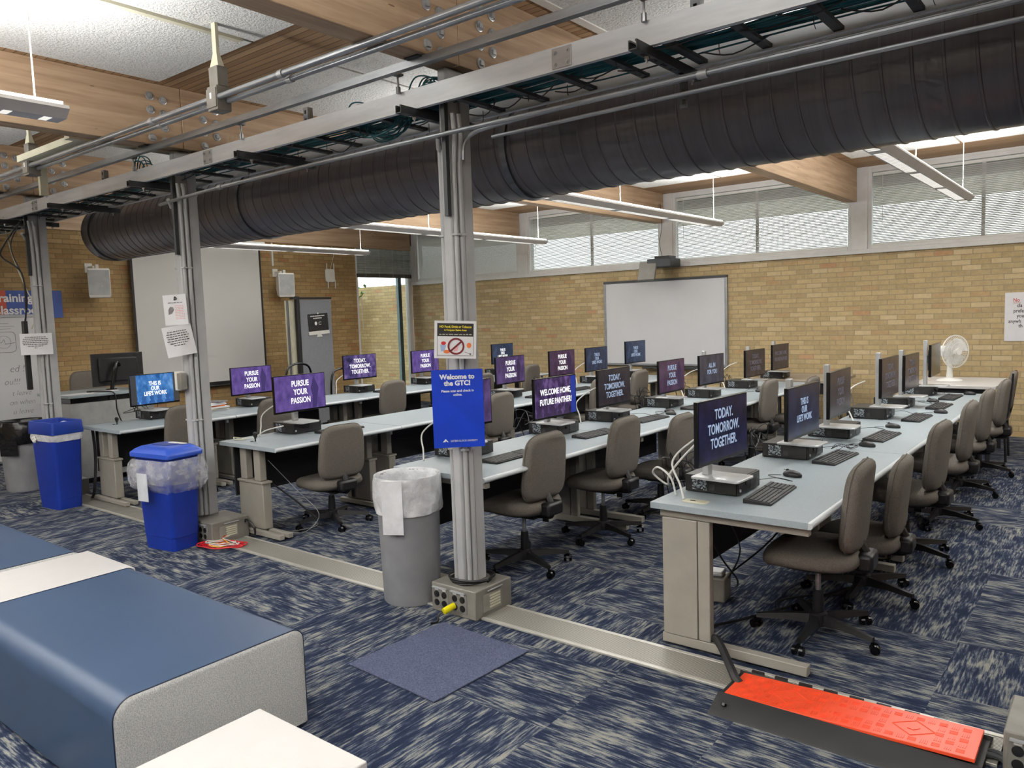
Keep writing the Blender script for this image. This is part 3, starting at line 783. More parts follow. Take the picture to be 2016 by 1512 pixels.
# ================================================================== pendant lamps
def pendant(label, x, y0, y1, z=2.80, power=1.0):
    e = empty('pendant_lamp', label, 'lamp', (x, (y0 + y1) / 2, z), 0, 'long white pendant lamps')
    h = (y1 - y0) / 2
    pr = [(-0.055, -0.03), (0.055, -0.03), (0.10, 0.012), (0.095, 0.03), (0.085, 0.018), (-0.085, 0.018), (-0.095, 0.03), (-0.10, 0.012)]
    MB().rings([[(p[0], -h, p[1]) for p in pr], [(p[0], h, p[1]) for p in pr]]).build('housing', 'fixture', e)
    MB().box(-0.078, 0.078, -h + 0.02, h - 0.02, 0.019, 0.050).build('lamp_tube', 'tubewhite', e)
    lv = MB(); n = int((y1 - y0) / 0.06)
    for i in range(n):
        if i % 20 in (18, 19): continue
        y = -h + 0.1 + i * 0.06
        if y + 0.03 < h - 0.05: lv.box(-0.04, 0.04, y, y + 0.038, -0.0315, -0.0300)
    lv.build('louver_grille', 'louver', e)
    k = max(2, round((y1 - y0) / 1.6))
    for i in range(k):
        y = -h + 0.12 + (2 * h - 0.24) * i / (k - 1)
        MB().cyl((0, y, 0.03), (0, y, 0.66), 0.004, n=6).build('suspension_rod', 'whiteplastic', e)
    for d, w, pw in ((1, 0.14, LAMP_UP), (-1, 0.09, LAMP_DOWN)):
        ld = bpy.data.lights.new('lamp_light', 'AREA'); ld.shape = 'RECTANGLE'; ld.size = w; ld.size_y = y1 - y0 - 0.1
        ld.energy = pw * (y1 - y0) / 5.0 * power; ld.color = (1.0, 0.985, 0.965)
        lo = bpy.data.objects.new('lamp_light', ld); col.objects.link(lo); lo.parent = e
        lo.location = (0, 0, 0.056 if d > 0 else -0.036)
        lo.rotation_euler = (math.pi, 0, 0) if d > 0 else (0, 0, 0)
pendant('long white pendant lamp above the row of desks nearest the fan', -1.43, 4.85, 9.9)
pendant('long white pendant lamp pointing at the projector', -4.29, 4.85, 9.9)
pendant('long white pendant lamp seen behind the poster column', -7.15, 4.85, 9.9)
pendant('white pendant lamp nearest the projection screen', -10.0, 4.85, 8.8, power=0.35)
pendant('long white pendant lamp above the blue ottomans, glaring on the ceiling', -4.33, -3.2, 1.80, power=1.7)
pendant('white pendant lamp outside the left edge near the marker board', -7.15, -3.2, 1.86)
pendant('white pendant lamp above the viewer', -1.43, -3.2, 1.86, power=1.3)
pendant('white pendant lamp in the corner behind the ottomans', -10.0, -3.2, 1.86, power=0.5)
pendant('white pendant lamp along the right side wall', 1.35, -3.2, 1.86)
pendant('white pendant lamp along the right side wall near the windows', 1.35, 4.85, 9.9)

# ================================================================== desks
DZ = 0.74
def top_and_nose(e, x0, x1, y0, y1, z=DZ, th=0.032):
    MB().box(x0, x1 - 0.022, y0, y1, z - th, z).build('tabletop', 'desk', e, bevel=0.0015)
    w = MB(); pr = [(x1 - 0.0215, z - th), (x1 - 0.0215, z), (x1 - 0.010, z - 0.002), (x1 - 0.002, z - 0.009), (x1, z - th / 2), (x1 - 0.002, z - th + 0.009), (x1 - 0.010, z - th + 0.002)]
    w.rings([[(p[0], y, p[1]) for p in pr] for y in (y0, y1)]); w.build('front_edge', 'nose', e)
def leg_panel(e, x0, x1, y, end=True):
    MB().box(x0 + 0.05, x0 + 0.235, y, y + 0.055, 0.062, 0.664).build('leg', 'deskleg', e, bevel=0.004)
    MB().box(x0 + 0.238, x0 + 0.30, y + 0.004, y + 0.050, 0.062, 0.664).build('leg_post', 'deskleg', e, bevel=0.004)
    MB().box(x0 + 0.035, x1 - 0.03, y + 0.008, y + 0.048, 0.666, 0.707).build('support_rail', 'deskleg', e, bevel=0.003)
    MB().box(x0 + 0.04, x1 - 0.035, y + 0.004, y + 0.054, 0.0125, 0.060).build('foot_bar', 'deskleg', e, bevel=0.004)
def leg_lift(e, x0, x1, y):
    MB().box(x0 + 0.17, x0 + 0.50, y + 0.02, y + 0.10, 0.052, 0.42).build('lift_column', 'deskleg', e, bevel=0.008)
    MB().box(x0 + 0.16, x0 + 0.51, y + 0.012, y + 0.108, 0.421, 0.438).build('column_collar', 'deskleg', e, bevel=0.003)
    for a in (0.19, 0.38): MB().box(x0 + a, x0 + a + 0.085, y + 0.03, y + 0.09, 0.44, 0.707).build('leg', 'deskleg', e, bevel=0.006)
    for yy in (y + 0.005, y + 0.085): MB().box(x0 + 0.10, x1 - 0.04, yy - 0.022, yy + 0.022, 0.0125, 0.050).build('foot_bar', 'deskleg', e, bevel=0.004)
def desk(label, x0, x1, y0, y1, style, first):
    e = empty('computer_desk', label, 'desk', ((x0 + x1) / 2, (y0 + y1) / 2, 0), 0, 'computer desks in four rows')
    cx, cy = (x0 + x1) / 2, (y0 + y1) / 2
    a, b, c, d = x0 - cx, x1 - cx, y0 - cy + 0.003, y1 - cy - 0.003
    top_and_nose(e, a, b, c, d)
    (leg_panel if style == 'A' else leg_lift)(e, a, b, c + (0.03 if first else 0.07))
    (leg_panel if style == 'A' else leg_lift)(e, a, b, d - 0.17)
    MB().box(a + 0.03, a + 0.045, c + 0.10, d - 0.19, 0.27, 0.70).build('modesty_panel', 'modesty', e)
    MB().box(a + 0.51, a + 0.56, c + 0.15, d - 0.25, 0.66, 0.70).build('cross_rail', 'modesty', e)
    MB().box(b - 0.12, b - 0.09, d - 0.06, d - 0.035, 0.665, 0.706).build('latch', 'nose', e)
    return e
ROWS = {'A': (-1.855, -1.055, 'A', [3.42, 5.32, 7.22, 9.12]), 'B': (-3.73, -2.945, 'A', [3.42, 5.28, 7.15, 9.0, 9.82]),
        'C': (-5.85, -5.06, 'B', [3.45, 4.77, 6.59, 8.42, 10.3]), 'D': (-8.12, -7.325, 'B', [3.33, 4.54, 6.37, 8.2, 10.2])}
RN = {'A': 'row with the fan table', 'B': 'row starting behind the poster column', 'C': 'row starting behind the lidded blue bin column', 'D': 'row closest to the projection screen'}
ORD = ['nearest', 'second', 'third', 'fourth', 'fifth', 'sixth', 'seventh']
for r, (x0, x1, st, ys) in ROWS.items():
    for i in range(len(ys) - 1):
        desk('grey-topped computer desk, %s in the %s' % (ORD[i], RN[r]), x0, x1, ys[i], ys[i + 1], st, i == 0)
# end tables by the brick wall
def plain_table(name, label, x0, x1, y0, y1, z, mt, th=0.034, panel=True, group=None):
    e = empty(name, label, 'table', ((x0 + x1) / 2, (y0 + y1) / 2, 0), 0, group)
    a, c = (x1 - x0) / 2, (y1 - y0) / 2
    MB().box(-a, a, -c, c, z - th, z).build('tabletop', mt, e, bevel=0.004)
    for sx in (-1, 1):
        for sy in (-1, 1): MB().box(sx * (a - 0.07) - 0.02, sx * (a - 0.07) + 0.02, sy * (c - 0.07) - 0.02, sy * (c - 0.07) + 0.02, 0, z - th - 0.001).build('leg', 'modesty', e)
    if panel: MB().box(-a + 0.1, a - 0.1, -c + 0.05, -c + 0.065, z - th - 0.14, z - th - 0.001).build('apron', 'modesty', e)
    return e
plain_table('side_table', 'white-topped table carrying the fan, against the brick wall', -1.84, -1.03, 9.30, 10.35, 0.80, 'laminate', group='tables at the ends of the desk rows')
plain_table('side_table', 'brown-grey table past the end of the poster column row', -3.85, -2.79, 9.86, 10.85, 0.76, plain('brown_laminate', (146, 134, 118), 0.45), group='tables at the ends of the desk rows')

# ================================================================== computers
SCR = {'navy': screen_mat('display_navy', (14, 16, 36), (20, 22, 52), (32, 30, 66), 0.7, 1), 'blue2': screen_mat('display_blue_dark', (12, 20, 44), (18, 28, 58), (24, 36, 72), 0.7, 2),
       'dim': screen_mat('display_dim', (34, 30, 38), (46, 40, 46), (56, 48, 52), 0.7, 3), 'plum': screen_mat('display_plum', (52, 36, 56), (66, 46, 70), (80, 56, 84), 0.8, 4),
       'purple': screen_mat('display_purple', (74, 58, 116), (92, 72, 136), (108, 86, 154), 0.85, 5), 'violet': screen_mat('display_violet', (60, 46, 82), (76, 58, 100), (90, 70, 118), 0.8, 6),
       'blue': screen_mat('display_blue', (34, 86, 148), (62, 118, 184), (104, 152, 208), 0.85, 7), 'steel': screen_mat('display_steel', (24, 34, 52), (36, 50, 76), (54, 70, 98), 0.8, 8),
       'group': screen_mat('display_group_photo', (38, 34, 66), (82, 70, 120), (124, 104, 152), 0.85, 9), 'welcome': screen_mat('display_welcome', (34, 24, 50), (62, 44, 82), (110, 86, 140), 0.85, 10),
       'grey': screen_mat('display_grey', (44, 44, 54), (58, 58, 70), (70, 70, 84), 0.75, 11), 'off': plain('display_off', (58, 58, 54), 0.15)}
BARBLUE = emit('display_blue_bar', (22, 46, 140), 0.9); EDGEC = emit('display_side_bar', (64, 64, 66), 0.7)
MSG = {'today': ('TODAY.\nTOMORROW.\nTOGETHER.', 0.072, 1.0), 'pursue': ('PURSUE\nYOUR\nPASSION', 0.070, 1.04), 'this': ('THIS IS\nOUR\nLIFE\'S WORK', 0.058, 0.88), 'welcome': ('WELCOME HOME,\nFUTURE PANTHER!', 0.064, 1.2), 'allin': ('ALL IN\nFOR YOU', 0.066, 1.05)}
PCZ = 0.093
def make_pc(e):
    MB().box(-0.145, 0.135, -0.146, 0.146, 0.004, PCZ).build('case', 'pcblack', e, bevel=0.003)
    MB().box(0.1355, 0.147, -0.144, 0.144, 0.006, PCZ - 0.002).build('front_panel', 'black', e, bevel=0.003)
    MB().box(0.147, 0.149, 0.01, 0.125, 0.012, PCZ - 0.010).build('drive_cover', plain('drive_cover_grey', (44, 46, 48), 0.35), e, bevel=0.001)
    MB().cyl((0.147, -0.045, 0.055), (0.150, -0.045, 0.055), 0.011, n=16).build('badge', 'blackgloss', e)
    MB().cyl((0.147, -0.125, 0.03), (0.151, -0.125, 0.03), 0.008, n=14).build('power_button', 'silver', e)
    MB().box(-0.105, -0.025, -0.1472, -0.1463, 0.016, PCZ - 0.012).build('sticker', 'sticker', e)
    MB().box(-0.01, 0.02, -0.1472, -0.1463, 0.020, 0.050).build('small_sticker', plain('small_sticker_dark', (50, 50, 52), 0.5), e)
    MB().box(-0.1465, -0.1455, -0.13, 0.13, 0.012, PCZ - 0.010).build('rear_ports', 'darksteel', e)
    for sx in (-0.11, 0.11):
        for sy in (-0.11, 0.11): MB().cyl((sx, sy, 0.0), (sx, sy, 0.004), 0.012, n=8).build('rubber_foot', 'rubber', e)
def make_keyboard(e):
    w = MB(); w.rings([[(-0.07, y, 0), (0.068, y, 0), (0.068, y, 0.010), (-0.07, y, 0.022)] for y in (-0.222, 0.222)]); w.build('body', 'black', e, bevel=0.002)
    k = MB()
    for r in range(6):
        x = -0.052 + r * 0.0205 + (0 if r else -0.003); y = -0.214; z = 0.0205 - (x + 0.07) * 0.087
        if r in (0, 5): pass
        while y < 0.206:
            wd = 0.0165
            if r == 5 and -0.13 < y < -0.02: wd = 0.105
            if not (0.072 < y < 0.080 or 0.135 < y < 0.142): k.box(x - 0.0085, x + 0.0085, y, y + wd, z, z + 0.0055)
            y += wd + 0.0028
    k.build('keycaps', 'keys', e, kind='stuff')
def make_mouse(e):
    e2 = MB(); e2.ell((0, 0, 0.010), (0.058, 0.031, 0.026), 18, 10); e2.v = [(x, y, max(0.0, z)) for x, y, z in e2.v]; e2.build('shell', 'black', e)
    MB().box(-0.052, -0.01, -0.0012, 0.0012, 0.0335, 0.0362).build('button_split', 'blackgloss', e)
    MB().cyl((-0.03, -0.004, 0.033), (-0.03, 0.004, 0.033), 0.008, n=12).build('scroll_wheel', 'rubber', e)
def make_monitor(e, msg, scr, ztop, tall, letter):
    """origin on the computer's lid; faces local +X"""
    W, Hh = 0.545, 0.322; zt = ztop - (DZ + PCZ); zb = zt - Hh; zc = (zt + zb) / 2
    MB().box(-0.012, 0.012, -W / 2, W / 2, zb, zt).build('bezel', 'blackgloss', e, bevel=0.002)
    MB().box(-0.034, -0.012, -0.17, 0.17, zb + 0.06, zt - 0.06).build('rear_housing', 'black', e, bevel=0.008)
    s = MB().box(0.0121, 0.0130, -W / 2 + 0.007, W / 2 - 0.007, zb + 0.016, zt - 0.007).build('display', SCR[scr], e)
    if scr == 'welcome': MB().box(0.0131, 0.0134, W / 2 - 0.075, W / 2 - 0.008, zb + 0.016, zt - 0.008).build('blue_band', BARBLUE, s)
    if scr == 'blue':
        for a in (-W / 2 + 0.007, W / 2 - 0.067): MB().box(0.0131, 0.0134, a, a + 0.06, zb + 0.016, zt - 0.008).build('side_band', EDGEC, s)
    if msg:
        t, size, ln = MSG[msg]
        lettering(t, size, letter, s, (0.0136, 0.0 if msg != 'pursue' else 0.0, zc + 0.008), bold=0.0016, lines=ln, depth=0.0002, sx=0.76, spacing=1.0)
    if scr in ('purple', 'violet', 'plum', 'group', 'welcome', 'blue'):
        sil = MB(); rr = random.Random(hash(scr) % 1000)
        if msg == 'pursue':
            y = 0.15; z = zb + 0.02
            sil.prism([(y - 0.03, z), (y + 0.02, z), (y + 0.03, z + 0.10), (y + 0.05, z + 0.17), (y + 0.015, z + 0.24), (y, z + 0.28), (y - 0.015, z + 0.24), (y - 0.04, z + 0.17), (y - 0.02, z + 0.10)], 0.0131, 0.0133, 0)
        else:
            for k in range(6):
                y = -0.22 + 0.088 * k; z = zb + 0.03 if msg != 'today' else zb + 0.09
                sil.prism([(y + 0.024 * math.cos(2 * math.pi * q / 12), z + 0.045 + 0.03 * math.sin(2 * math.pi * q / 12)) for q in range(12)], 0.0131, 0.0133, 0)
                sil.prism([(y - 0.036, z - 0.012), (y + 0.036, z - 0.012), (y + 0.026, z + 0.018), (y - 0.026, z + 0.018)], 0.0131, 0.0133, 0)
        sil.build('picture', {'purple': SIL1, 'violet': SIL2, 'plum': SIL2, 'group': SIL1, 'welcome': SIL2, 'blue': SIL3}[scr], s)
    top = zt + 0.035 if tall else zt - 0.02
    MB().box(-0.10, -0.065, -0.024, 0.024, 0.010, max(top, zb + 0.15)).build('stand_post', 'silver', e, bevel=0.004)
    MB().box(-0.066, -0.030, -0.035, 0.035, zc - 0.04, zc + 0.04).build('mount', 'darksteel', e)
    MB().rbox(0.0, 0, 0.26, 0.20, [(0.0, 0), (0.008, 0), (0.011, 0.004)], 0.02).build('stand_base', 'silver', e)
SIL1 = emit('picture_shadow_indigo', (62, 48, 104), 0.8); SIL2 = emit('picture_shadow_plum', (52, 36, 70), 0.8); SIL3 = emit('picture_shadow_blue', (36, 84, 150), 0.9)
# row, PC centre y, monitor x, monitor y, yaw, top, message, picture, lettering, tall stand, keyboard?, mouse?
PCS = [('A', 3.87, -1.60, 3.72, -3, 1.25, 'today', 'navy', 'screen_dim', 1, (-1.395, 3.85, 3), (-1.45, 4.34)),
       ('A', 4.98, -1.575, 4.90, -2, 1.205, 'this', 'blue2', 'screen_dim', 2, (-1.39, 4.97, -3), (-1.34, 5.50)),
       ('A', 5.89, -1.575, 5.69, 1, 1.24, 'pursue', 'dim', 'screen_faint', 2, (-1.34, 5.92, -3), (-1.38, 6.42)),
       ('A', 6.97, -1.53, 6.96, -1, 1.25, 'today', 'dim', 'screen_faint', 2, (-1.32, 7.0, -2), (-1.22, 7.42)),
       ('A', 7.78, -1.53, 7.80, -1, 1.225, 'today', 'dim', 'screen_faint', 2, (-1.30, 7.85, -2), (-1.42, 8.22)),
       ('A', 8.90, -1.52, 8.86, 1, 1.265, None, 'off', None, 2, (-1.33, 8.62, -2), (-1.22, 8.98)),
       ('B', 3.98, -3.55, 3.93, -2, 1.26, 'pursue', 'violet', 'screen_lit', 1, (-3.23, 4.02, 0), None),
       ('B', 5.07, -3.52, 4.97, -2, 1.205, 'welcome', 'welcome', 'screen_lit', 1, (-3.24, 5.12, -4), None),
       ('B', 5.90, -3.51, 5.85, 0, 1.205, 'today', 'dim', 'screen_dim', 1, (-3.26, 6.04, -4), (-3.25, 6.42)),
       ('B', 6.98, -3.50, 6.93, 0, 1.21, 'pursue', 'plum', 'screen_dim', 1, (-3.25, 7.0, -4), (-3.33, 6.55)),
       ('B', 7.90, -3.50, 7.87, -4, 1.205, 'allin', 'grey', 'screen_dim', 2, None, (-3.20, 7.55)),
       ('B', 8.98, -3.46, 9.02, -3, 1.195, 'today', 'dim', 'screen_faint', 2, None, (-3.22, 8.55)),
       ('B', 10.13, -3.50, 10.0, -2, 1.21, 'welcome', 'dim', 'screen_faint', 2, None, None),
       ('C', 4.12, -5.60, 4.09, 2, 1.25, 'pursue', 'purple', 'screen_lit', 0, (-5.38, 4.33, 0), None),
       ('C', 7.04, -5.60, 7.02, 1, 1.225, 'pursue', 'violet', 'screen_lit', 0, (-5.33, 7.25, 0), None),
       ('C', 8.06, -5.58, 8.05, -1, 1.235, 'pursue', 'plum', 'screen_lit', 1, (-5.33, 8.1, 0), None),
       ('C', 9.0, -5.60, 8.90, 0, 1.23, 'this', 'steel', 'screen_dim', 1, (-5.35, 9.1, 0), None),
       ('C', 9.95, -5.60, 9.96, -2, 1.265, 'this', 'steel', 'screen_dim', 1, None, None),
       ('D', 4.04, -7.93, 3.99, 5, 1.215, 'this', 'blue', 'screen_lit', 0, (-7.72, 4.22, 0), None),
       ('D', 5.22, -7.94, 5.14, 2, 1.205, 'pursue', 'purple', 'screen_lit', 0, (-7.74, 5.38, 0), None),
       ('D', 6.83, -7.94, 6.77, -2, 1.245, 'today', 'group', 'screen_lit', 0, (-7.70, 7.05, 0), None),
       ('D', 8.08, -7.94, 7.99, 0, 1.235, 'pursue', 'purple', 'screen_lit', 0, None, None),
       ('D', 9.75, -7.94, 9.77, 0, 1.24, 'this', 'steel', 'screen_lit', 0, None, None)]
MW = {'today': 'reading TODAY. TOMORROW. TOGETHER.', 'pursue': 'reading PURSUE YOUR PASSION', 'this': 'reading THIS IS OUR LIFE\'S WORK', 'welcome': 'reading WELCOME HOME, FUTURE PANTHER!', 'allin': 'reading ALL IN FOR YOU', None: 'with a blank display'}
RS = {'A': 'in the fan row', 'B': 'in the poster column row', 'C': 'in the row by the lidded bin', 'D': 'in the row by the projection screen'}
cnt = {}
PX = {'A': -1.662, 'B': -3.608, 'C': -5.70, 'D': -8.04}
proto = {}
for (r, py, mx, my, yaw, zt, msg, scr, let, tall, kb, ms) in PCS:
    i = cnt.get(r, 0); cnt[r] = i + 1
    z0 = 0.76 if (r == 'B' and i == 6) else DZ
    od = ORD[i]
    loc = (PX[r], py, z0); lb = 'small black desktop computer lying flat, %s %s' % (od, RS[r])
    if 'pc' not in proto:
        e = empty('desktop_computer', lb, 'computer', loc, 0, 'desktop computers under the monitors'); make_pc(e); proto['pc'] = e
    else:
        e = copy_tree(proto['pc']); e.location = loc; e['label'] = lb
    e = empty('monitor', 'monitor %s, %s %s' % (MW[msg], od, RS[r]), 'monitor', (mx + 0.0, my, z0 + PCZ), R(yaw), 'monitors on the desktop computers')
    make_monitor(e, msg, scr, zt - (z0 - DZ), tall == 2, let)
    if kb:
        lb = 'black keyboard, %s %s' % (od, RS[r])
        if 'kb' not in proto:
            e = empty('keyboard', lb, 'keyboard', (kb[0], kb[1], z0), R(kb[2]), 'black keyboards on the desks'); make_keyboard(e); proto['kb'] = e
        else:
            e = copy_tree(proto['kb']); e.location = (kb[0], kb[1], z0); e.rotation_euler = (0, 0, R(kb[2])); e['label'] = lb
    if ms:
        lb = 'black computer mouse beside the %s keyboard place %s' % (od, RS[r])
        if 'ms' not in proto:
            e = empty('computer_mouse', lb, 'mouse', (ms[0], ms[1], z0), R(-12), 'black computer mice on the desks'); make_mouse(e); proto['ms'] = e
        else:
            e = copy_tree(proto['ms']); e.location = (ms[0], ms[1], z0); e['label'] = lb
        c = MB().tube(smooth_path([(ms[0] - 0.06, ms[1] - 0.01, z0 + 0.006), (ms[0] - 0.12, ms[1] - 0.05, z0 + 0.004), (PX[r] + 0.26, ms[1] - 0.14, z0 + 0.004), (PX[r] + 0.20, (ms[1] + py) / 2 + 0.03, z0 + 0.03), (PX[r] + 0.153, py + 0.10, z0 + 0.045)], 5), 0.0020, 5).build('mouse_cable', 'black')
        tag(c, 'thin black mouse cable running to the %s computer %s' % (od, RS[r]), 'cable', 'thin mouse cables on the desks')
# white and black leads at the backs of the computers
def lead(name, pts, r, mt, label, cat='cable', group='leads on the desks'):
    return tag(MB().tube(smooth_path(pts, 6), r, 7).build(name, mt), label, cat, group)
def white_leads(x, y, z, who):
    lead('network_lead', [(x + 0.02, y - 0.34, z + 0.006), (x - 0.02, y - 0.30, z + 0.07), (x - 0.10, y - 0.22, z + 0.17), (x - 0.05, y - 0.08, z + 0.26), (x + 0.02, y + 0.02, z + 0.30)], 0.0055, 'whitec', 'white cable looping behind the %s' % who)
for r, y, who in (('A', 3.87, 'nearest computer in the fan row'), ('B', 3.98, 'nearest computer of the poster column row'), ('B', 5.90, 'third computer of the poster column row'), ('B', 7.90, 'ALL IN FOR YOU monitor'), ('C', 4.12, 'nearest computer of the lidded bin row'),
                  ('C', 9.0, 'fourth computer of the lidded bin row'), ('D', 6.83, 'TODAY monitor near the grey partition'), ('A', 6.97, 'fourth computer in the fan row'), ('B', 8.98, 'sixth computer in the poster column row')):
    white_leads(PX[r] - 0.08, y, DZ, who)
o = lead('network_lead', [(-1.80, 3.60, DZ + 0.006), (-1.82, 3.58, DZ + 0.10), (-1.90, 3.60, DZ + 0.14), (-1.96, 3.66, DZ + 0.09), (-1.90, 3.70, DZ + 0.03), (-1.86, 3.64, DZ + 0.09), (-1.80, 3.66, DZ + 0.18), (-1.70, 3.72, DZ + 0.30)], 0.0055, 'whitec', 'knotted white cable hanging over the back corner of the nearest fan row desk')
e = empty('cable_grommet', 'beige cable grommet plate at the near corner of the fan row desk', 'grommet', (-1.66, 3.535, DZ))
MB().rbox(0, 0, 0.13, 0.07, [(0.0, 0), (0.003, 0), (0.004, 0.002)], 0.02).build('plate', 'cream', e); MB().box(-0.03, 0.0, -0.006, 0.006, 0.004, 0.0046).build('slot', 'blackgloss', e)
rnd = random.Random(9)
for k, (r, y) in enumerate((('A', 4.98), ('A', 5.89), ('A', 6.97), ('B', 5.07), ('B', 6.98), ('B', 8.98), ('C', 8.06), ('D', 4.04), ('B', 7.90), ('A', 3.87))):
    b = MB(); x = PX[r] - 0.15
    for q in range(4):
        a = y - 0.12 + 0.07 * q; pts = [(x, a, DZ + 0.05)]
        for s in range(4): pts.append((x - 0.05 - rnd.random() * 0.08, a + rnd.uniform(-0.1, 0.14), DZ + 0.03 + rnd.random() * 0.15))
        pts.append((x - 0.10, a + 0.05, DZ - 0.15)); b.tube(smooth_path(pts, 5), 0.0035, 6)
    tag(b.build('power_lead_tangle', 'black'), 'tangle of thin black leads behind the computer, %s' % ('%s %s' % ({('A', 3.87): 'nearest', ('A', 4.98): 'second', ('A', 5.89): 'third', ('A', 6.97): 'fourth', ('B', 5.07): 'second', ('B', 6.98): 'fourth', ('B', 7.90): 'fifth', ('B', 8.98): 'sixth', ('C', 8.06): 'third', ('D', 4.04): 'nearest'}[(r, y)], RS[r])), 'cable', 'tangled black leads')['kind'] = 'thing'
b = MB()
for q in range(3): b.tube(smooth_path([(-1.47, 5.14, DZ + 0.03), (-1.44 + 0.02 * q, 5.19, DZ + 0.06), (-1.40, 5.30 + 0.02 * q, DZ + 0.012), (-1.36, 5.36, DZ + 0.02 + 0.01 * q), (-1.42, 5.34, DZ + 0.03), (-1.45, 5.22, DZ + 0.01)], 5), 0.0018, 5)
tag(b.build('cable_loop', 'black'), 'small loop of thin black cable beside the second computer in the fan row', 'cable')
# microphone-like black plugs standing on the two near desk corners
for (x, y, lb) in ((-5.555, 3.60, 'small black stalk standing on the near corner of the lidded bin row'), (-7.86, 3.55, 'small black stalk standing on the near corner of the projection screen row')):
    e = empty('cable_stalk', lb, 'cable end', (x, y, DZ), 0, 'black stalks on the desk corners')
    MB().lathe([(0.006, 0), (0.006, 0.02), (0.017, 0.045), (0.019, 0.065), (0.012, 0.075)], n=12).build('plug', 'black', e); MB().box(-0.03, -0.008, -0.03, -0.012, 0.0, 0.005).build('clip', 'black', e)

# ================================================================== task chairs
def sell(a, b, n, e):
    out = []
    for k in range(n):
        t = 2 * math.pi * k / n; c, s = math.cos(t), math.sin(t)
        out.append((a * math.copysign(abs(c) ** (2 / e), c), b * math.copysign(abs(s) ** (2 / e), s)))
    return out
def make_chair(e, dz=0.0, light=False):
    """faces local +X"""
    N = 36; w = MB(); rs = []
    for z, k, dx in ((0.395, 0.82, 0.0), (0.405, 0.94, 0.0), (0.425, 1.0, 0.0), (0.450, 1.0, 0.0), (0.472, 0.96, 0.0), (0.484, 0.86, 0.0), (0.489, 0.6, 0.0), (0.490, 0.2, 0.0)):
        r = []
        for px, py in sell(0.235 * k, 0.245 * k, N, 3.2):
            drop = -0.030 * max(0.0, (px - 0.08) / 0.15) ** 2
            r.append((px + 0.02 + dx, py, z + dz + drop))
        rs.append(r)
    w.rings(rs); w.build('seat', 'chairfab', e, angle=60)
    rs = []
    for z, k in ((0.372, 0.55), (0.385, 0.80), (0.402, 0.90)): rs.append([(px + 0.01, py, z + dz) for px, py in sell(0.225 * k, 0.235 * k, N, 3.0)])
    MB().rings(rs).build('seat_pan', 'black', e, angle=60)
    w = MB(); rs = []; zc = 0.706 + dz
    for t, k in ((-0.042, 0.84), (-0.036, 0.93), (-0.020, 0.985), (0.0, 1.0), (0.022, 0.97), (0.034, 0.88), (0.040, 0.6), (0.041, 0.2)):
        r = []
        for py, pz in sell(0.215 * k, 0.222 * k, N, 4.4):
            tp = 1.0 - 0.05 * (pz / 0.222)
            lean = -0.10 * (pz + 0.22); curve = 0.45 * py * py
            r.append((-0.175 + t + lean + curve, py * tp, zc + pz))
        rs.append(r)
    w.rings(rs); w.build('backrest', 'chairfab', e, angle=60)
    # piping round the middle of the backrest
    p = [(-0.175 + 0.002 - 0.10 * (pz + 0.22) + 0.45 * py * py, py * (1.0 - 0.05 * (pz / 0.222)), zc + pz) for py, pz in sell(0.2165, 0.2235, 48, 4.4)]
    MB().tube(p + [p[0]], 0.0035, 6).build('piping', 'chairfab', e)
    MB().tube(smooth_path([(-0.05, 0, 0.375 + dz), (-0.20, 0, 0.378 + dz), (-0.225, 0, 0.395 + dz), (-0.232, 0, 0.44 + dz), (-0.195, 0, 0.52 + dz)], 5), 0.026, 8).build('back_bracket', 'black', e)
    MB().box(-0.272, -0.19, -0.085, 0.085, 0.385 + dz, 0.475 + dz).build('bracket_cover', 'black', e, bevel=0.02)
    MB().cyl((0, 0, 0.20), (0, 0, 0.372 + dz), 0.014, n=12).build('gas_rod', 'emt', e)
    MB().lathe([(0.030, 0.10), (0.030, 0.17), (0.025, 0.235), (0.025, 0.24)], n=16).build('gas_cylinder', 'black', e)
    MB().box(-0.13, 0.10, -0.06, 0.06, 0.345 + dz, 0.372 + dz).build('tilt_mechanism', 'black', e, bevel=0.01)
    MB().tube([(-0.03, -0.05, 0.352 + dz), (-0.03, -0.19, 0.345 + dz)], 0.006, 8).cb((-0.03, -0.205, 0.30 + dz), (0.045, 0.012, 0.075)).build('adjustment_paddle', 'black', e)
    MB().lathe([(0.045, 0.055), (0.050, 0.085), (0.045, 0.118), (0.032, 0.125)], n=16).build('hub', 'black', e)
    for k in range(5):
        a = R(72 * k + 14); c, s = math.cos(a), math.sin(a); nx, ny = -s, c
        rs = []
        for d, hw, zt, th in ((0.035, 0.024, 0.112, 0.05), (0.15, 0.021, 0.104, 0.034), (0.27, 0.017, 0.088, 0.024), (0.305, 0.013, 0.084, 0.022)):
            rs.append([(c * d + nx * hw, s * d + ny * hw, zt - th), (c * d - nx * hw, s * d - ny * hw, zt - th), (c * d - nx * hw * 0.6, s * d - ny * hw * 0.6, zt), (c * d + nx * hw * 0.6, s * d + ny * hw * 0.6, zt)])
        lg = MB().rings(rs).build('base_leg', 'black', e)
        w = MB()
        cx, cy = c * 0.298, s * 0.298
        w.cyl((cx, cy, 0.040), (cx, cy, 0.072), 0.007, n=8)
        b = a + R(50 + 37 * k); ux, uy = math.cos(b), math.sin(b); ox, oy = cx + uy * 0.012, cy - ux * 0.012
        for sd in (-1, 1): w.cyl((ox + ux * 0.010 * sd, oy + uy * 0.010 * sd, 0.0255), (ox + ux * 0.027 * sd, oy + uy * 0.027 * sd, 0.0255), 0.0255, 0.022, 14)
        w.cb((ox, oy, 0.046), (0.018, 0.018, 0.018)); w.build('caster', 'blackgloss', lg)
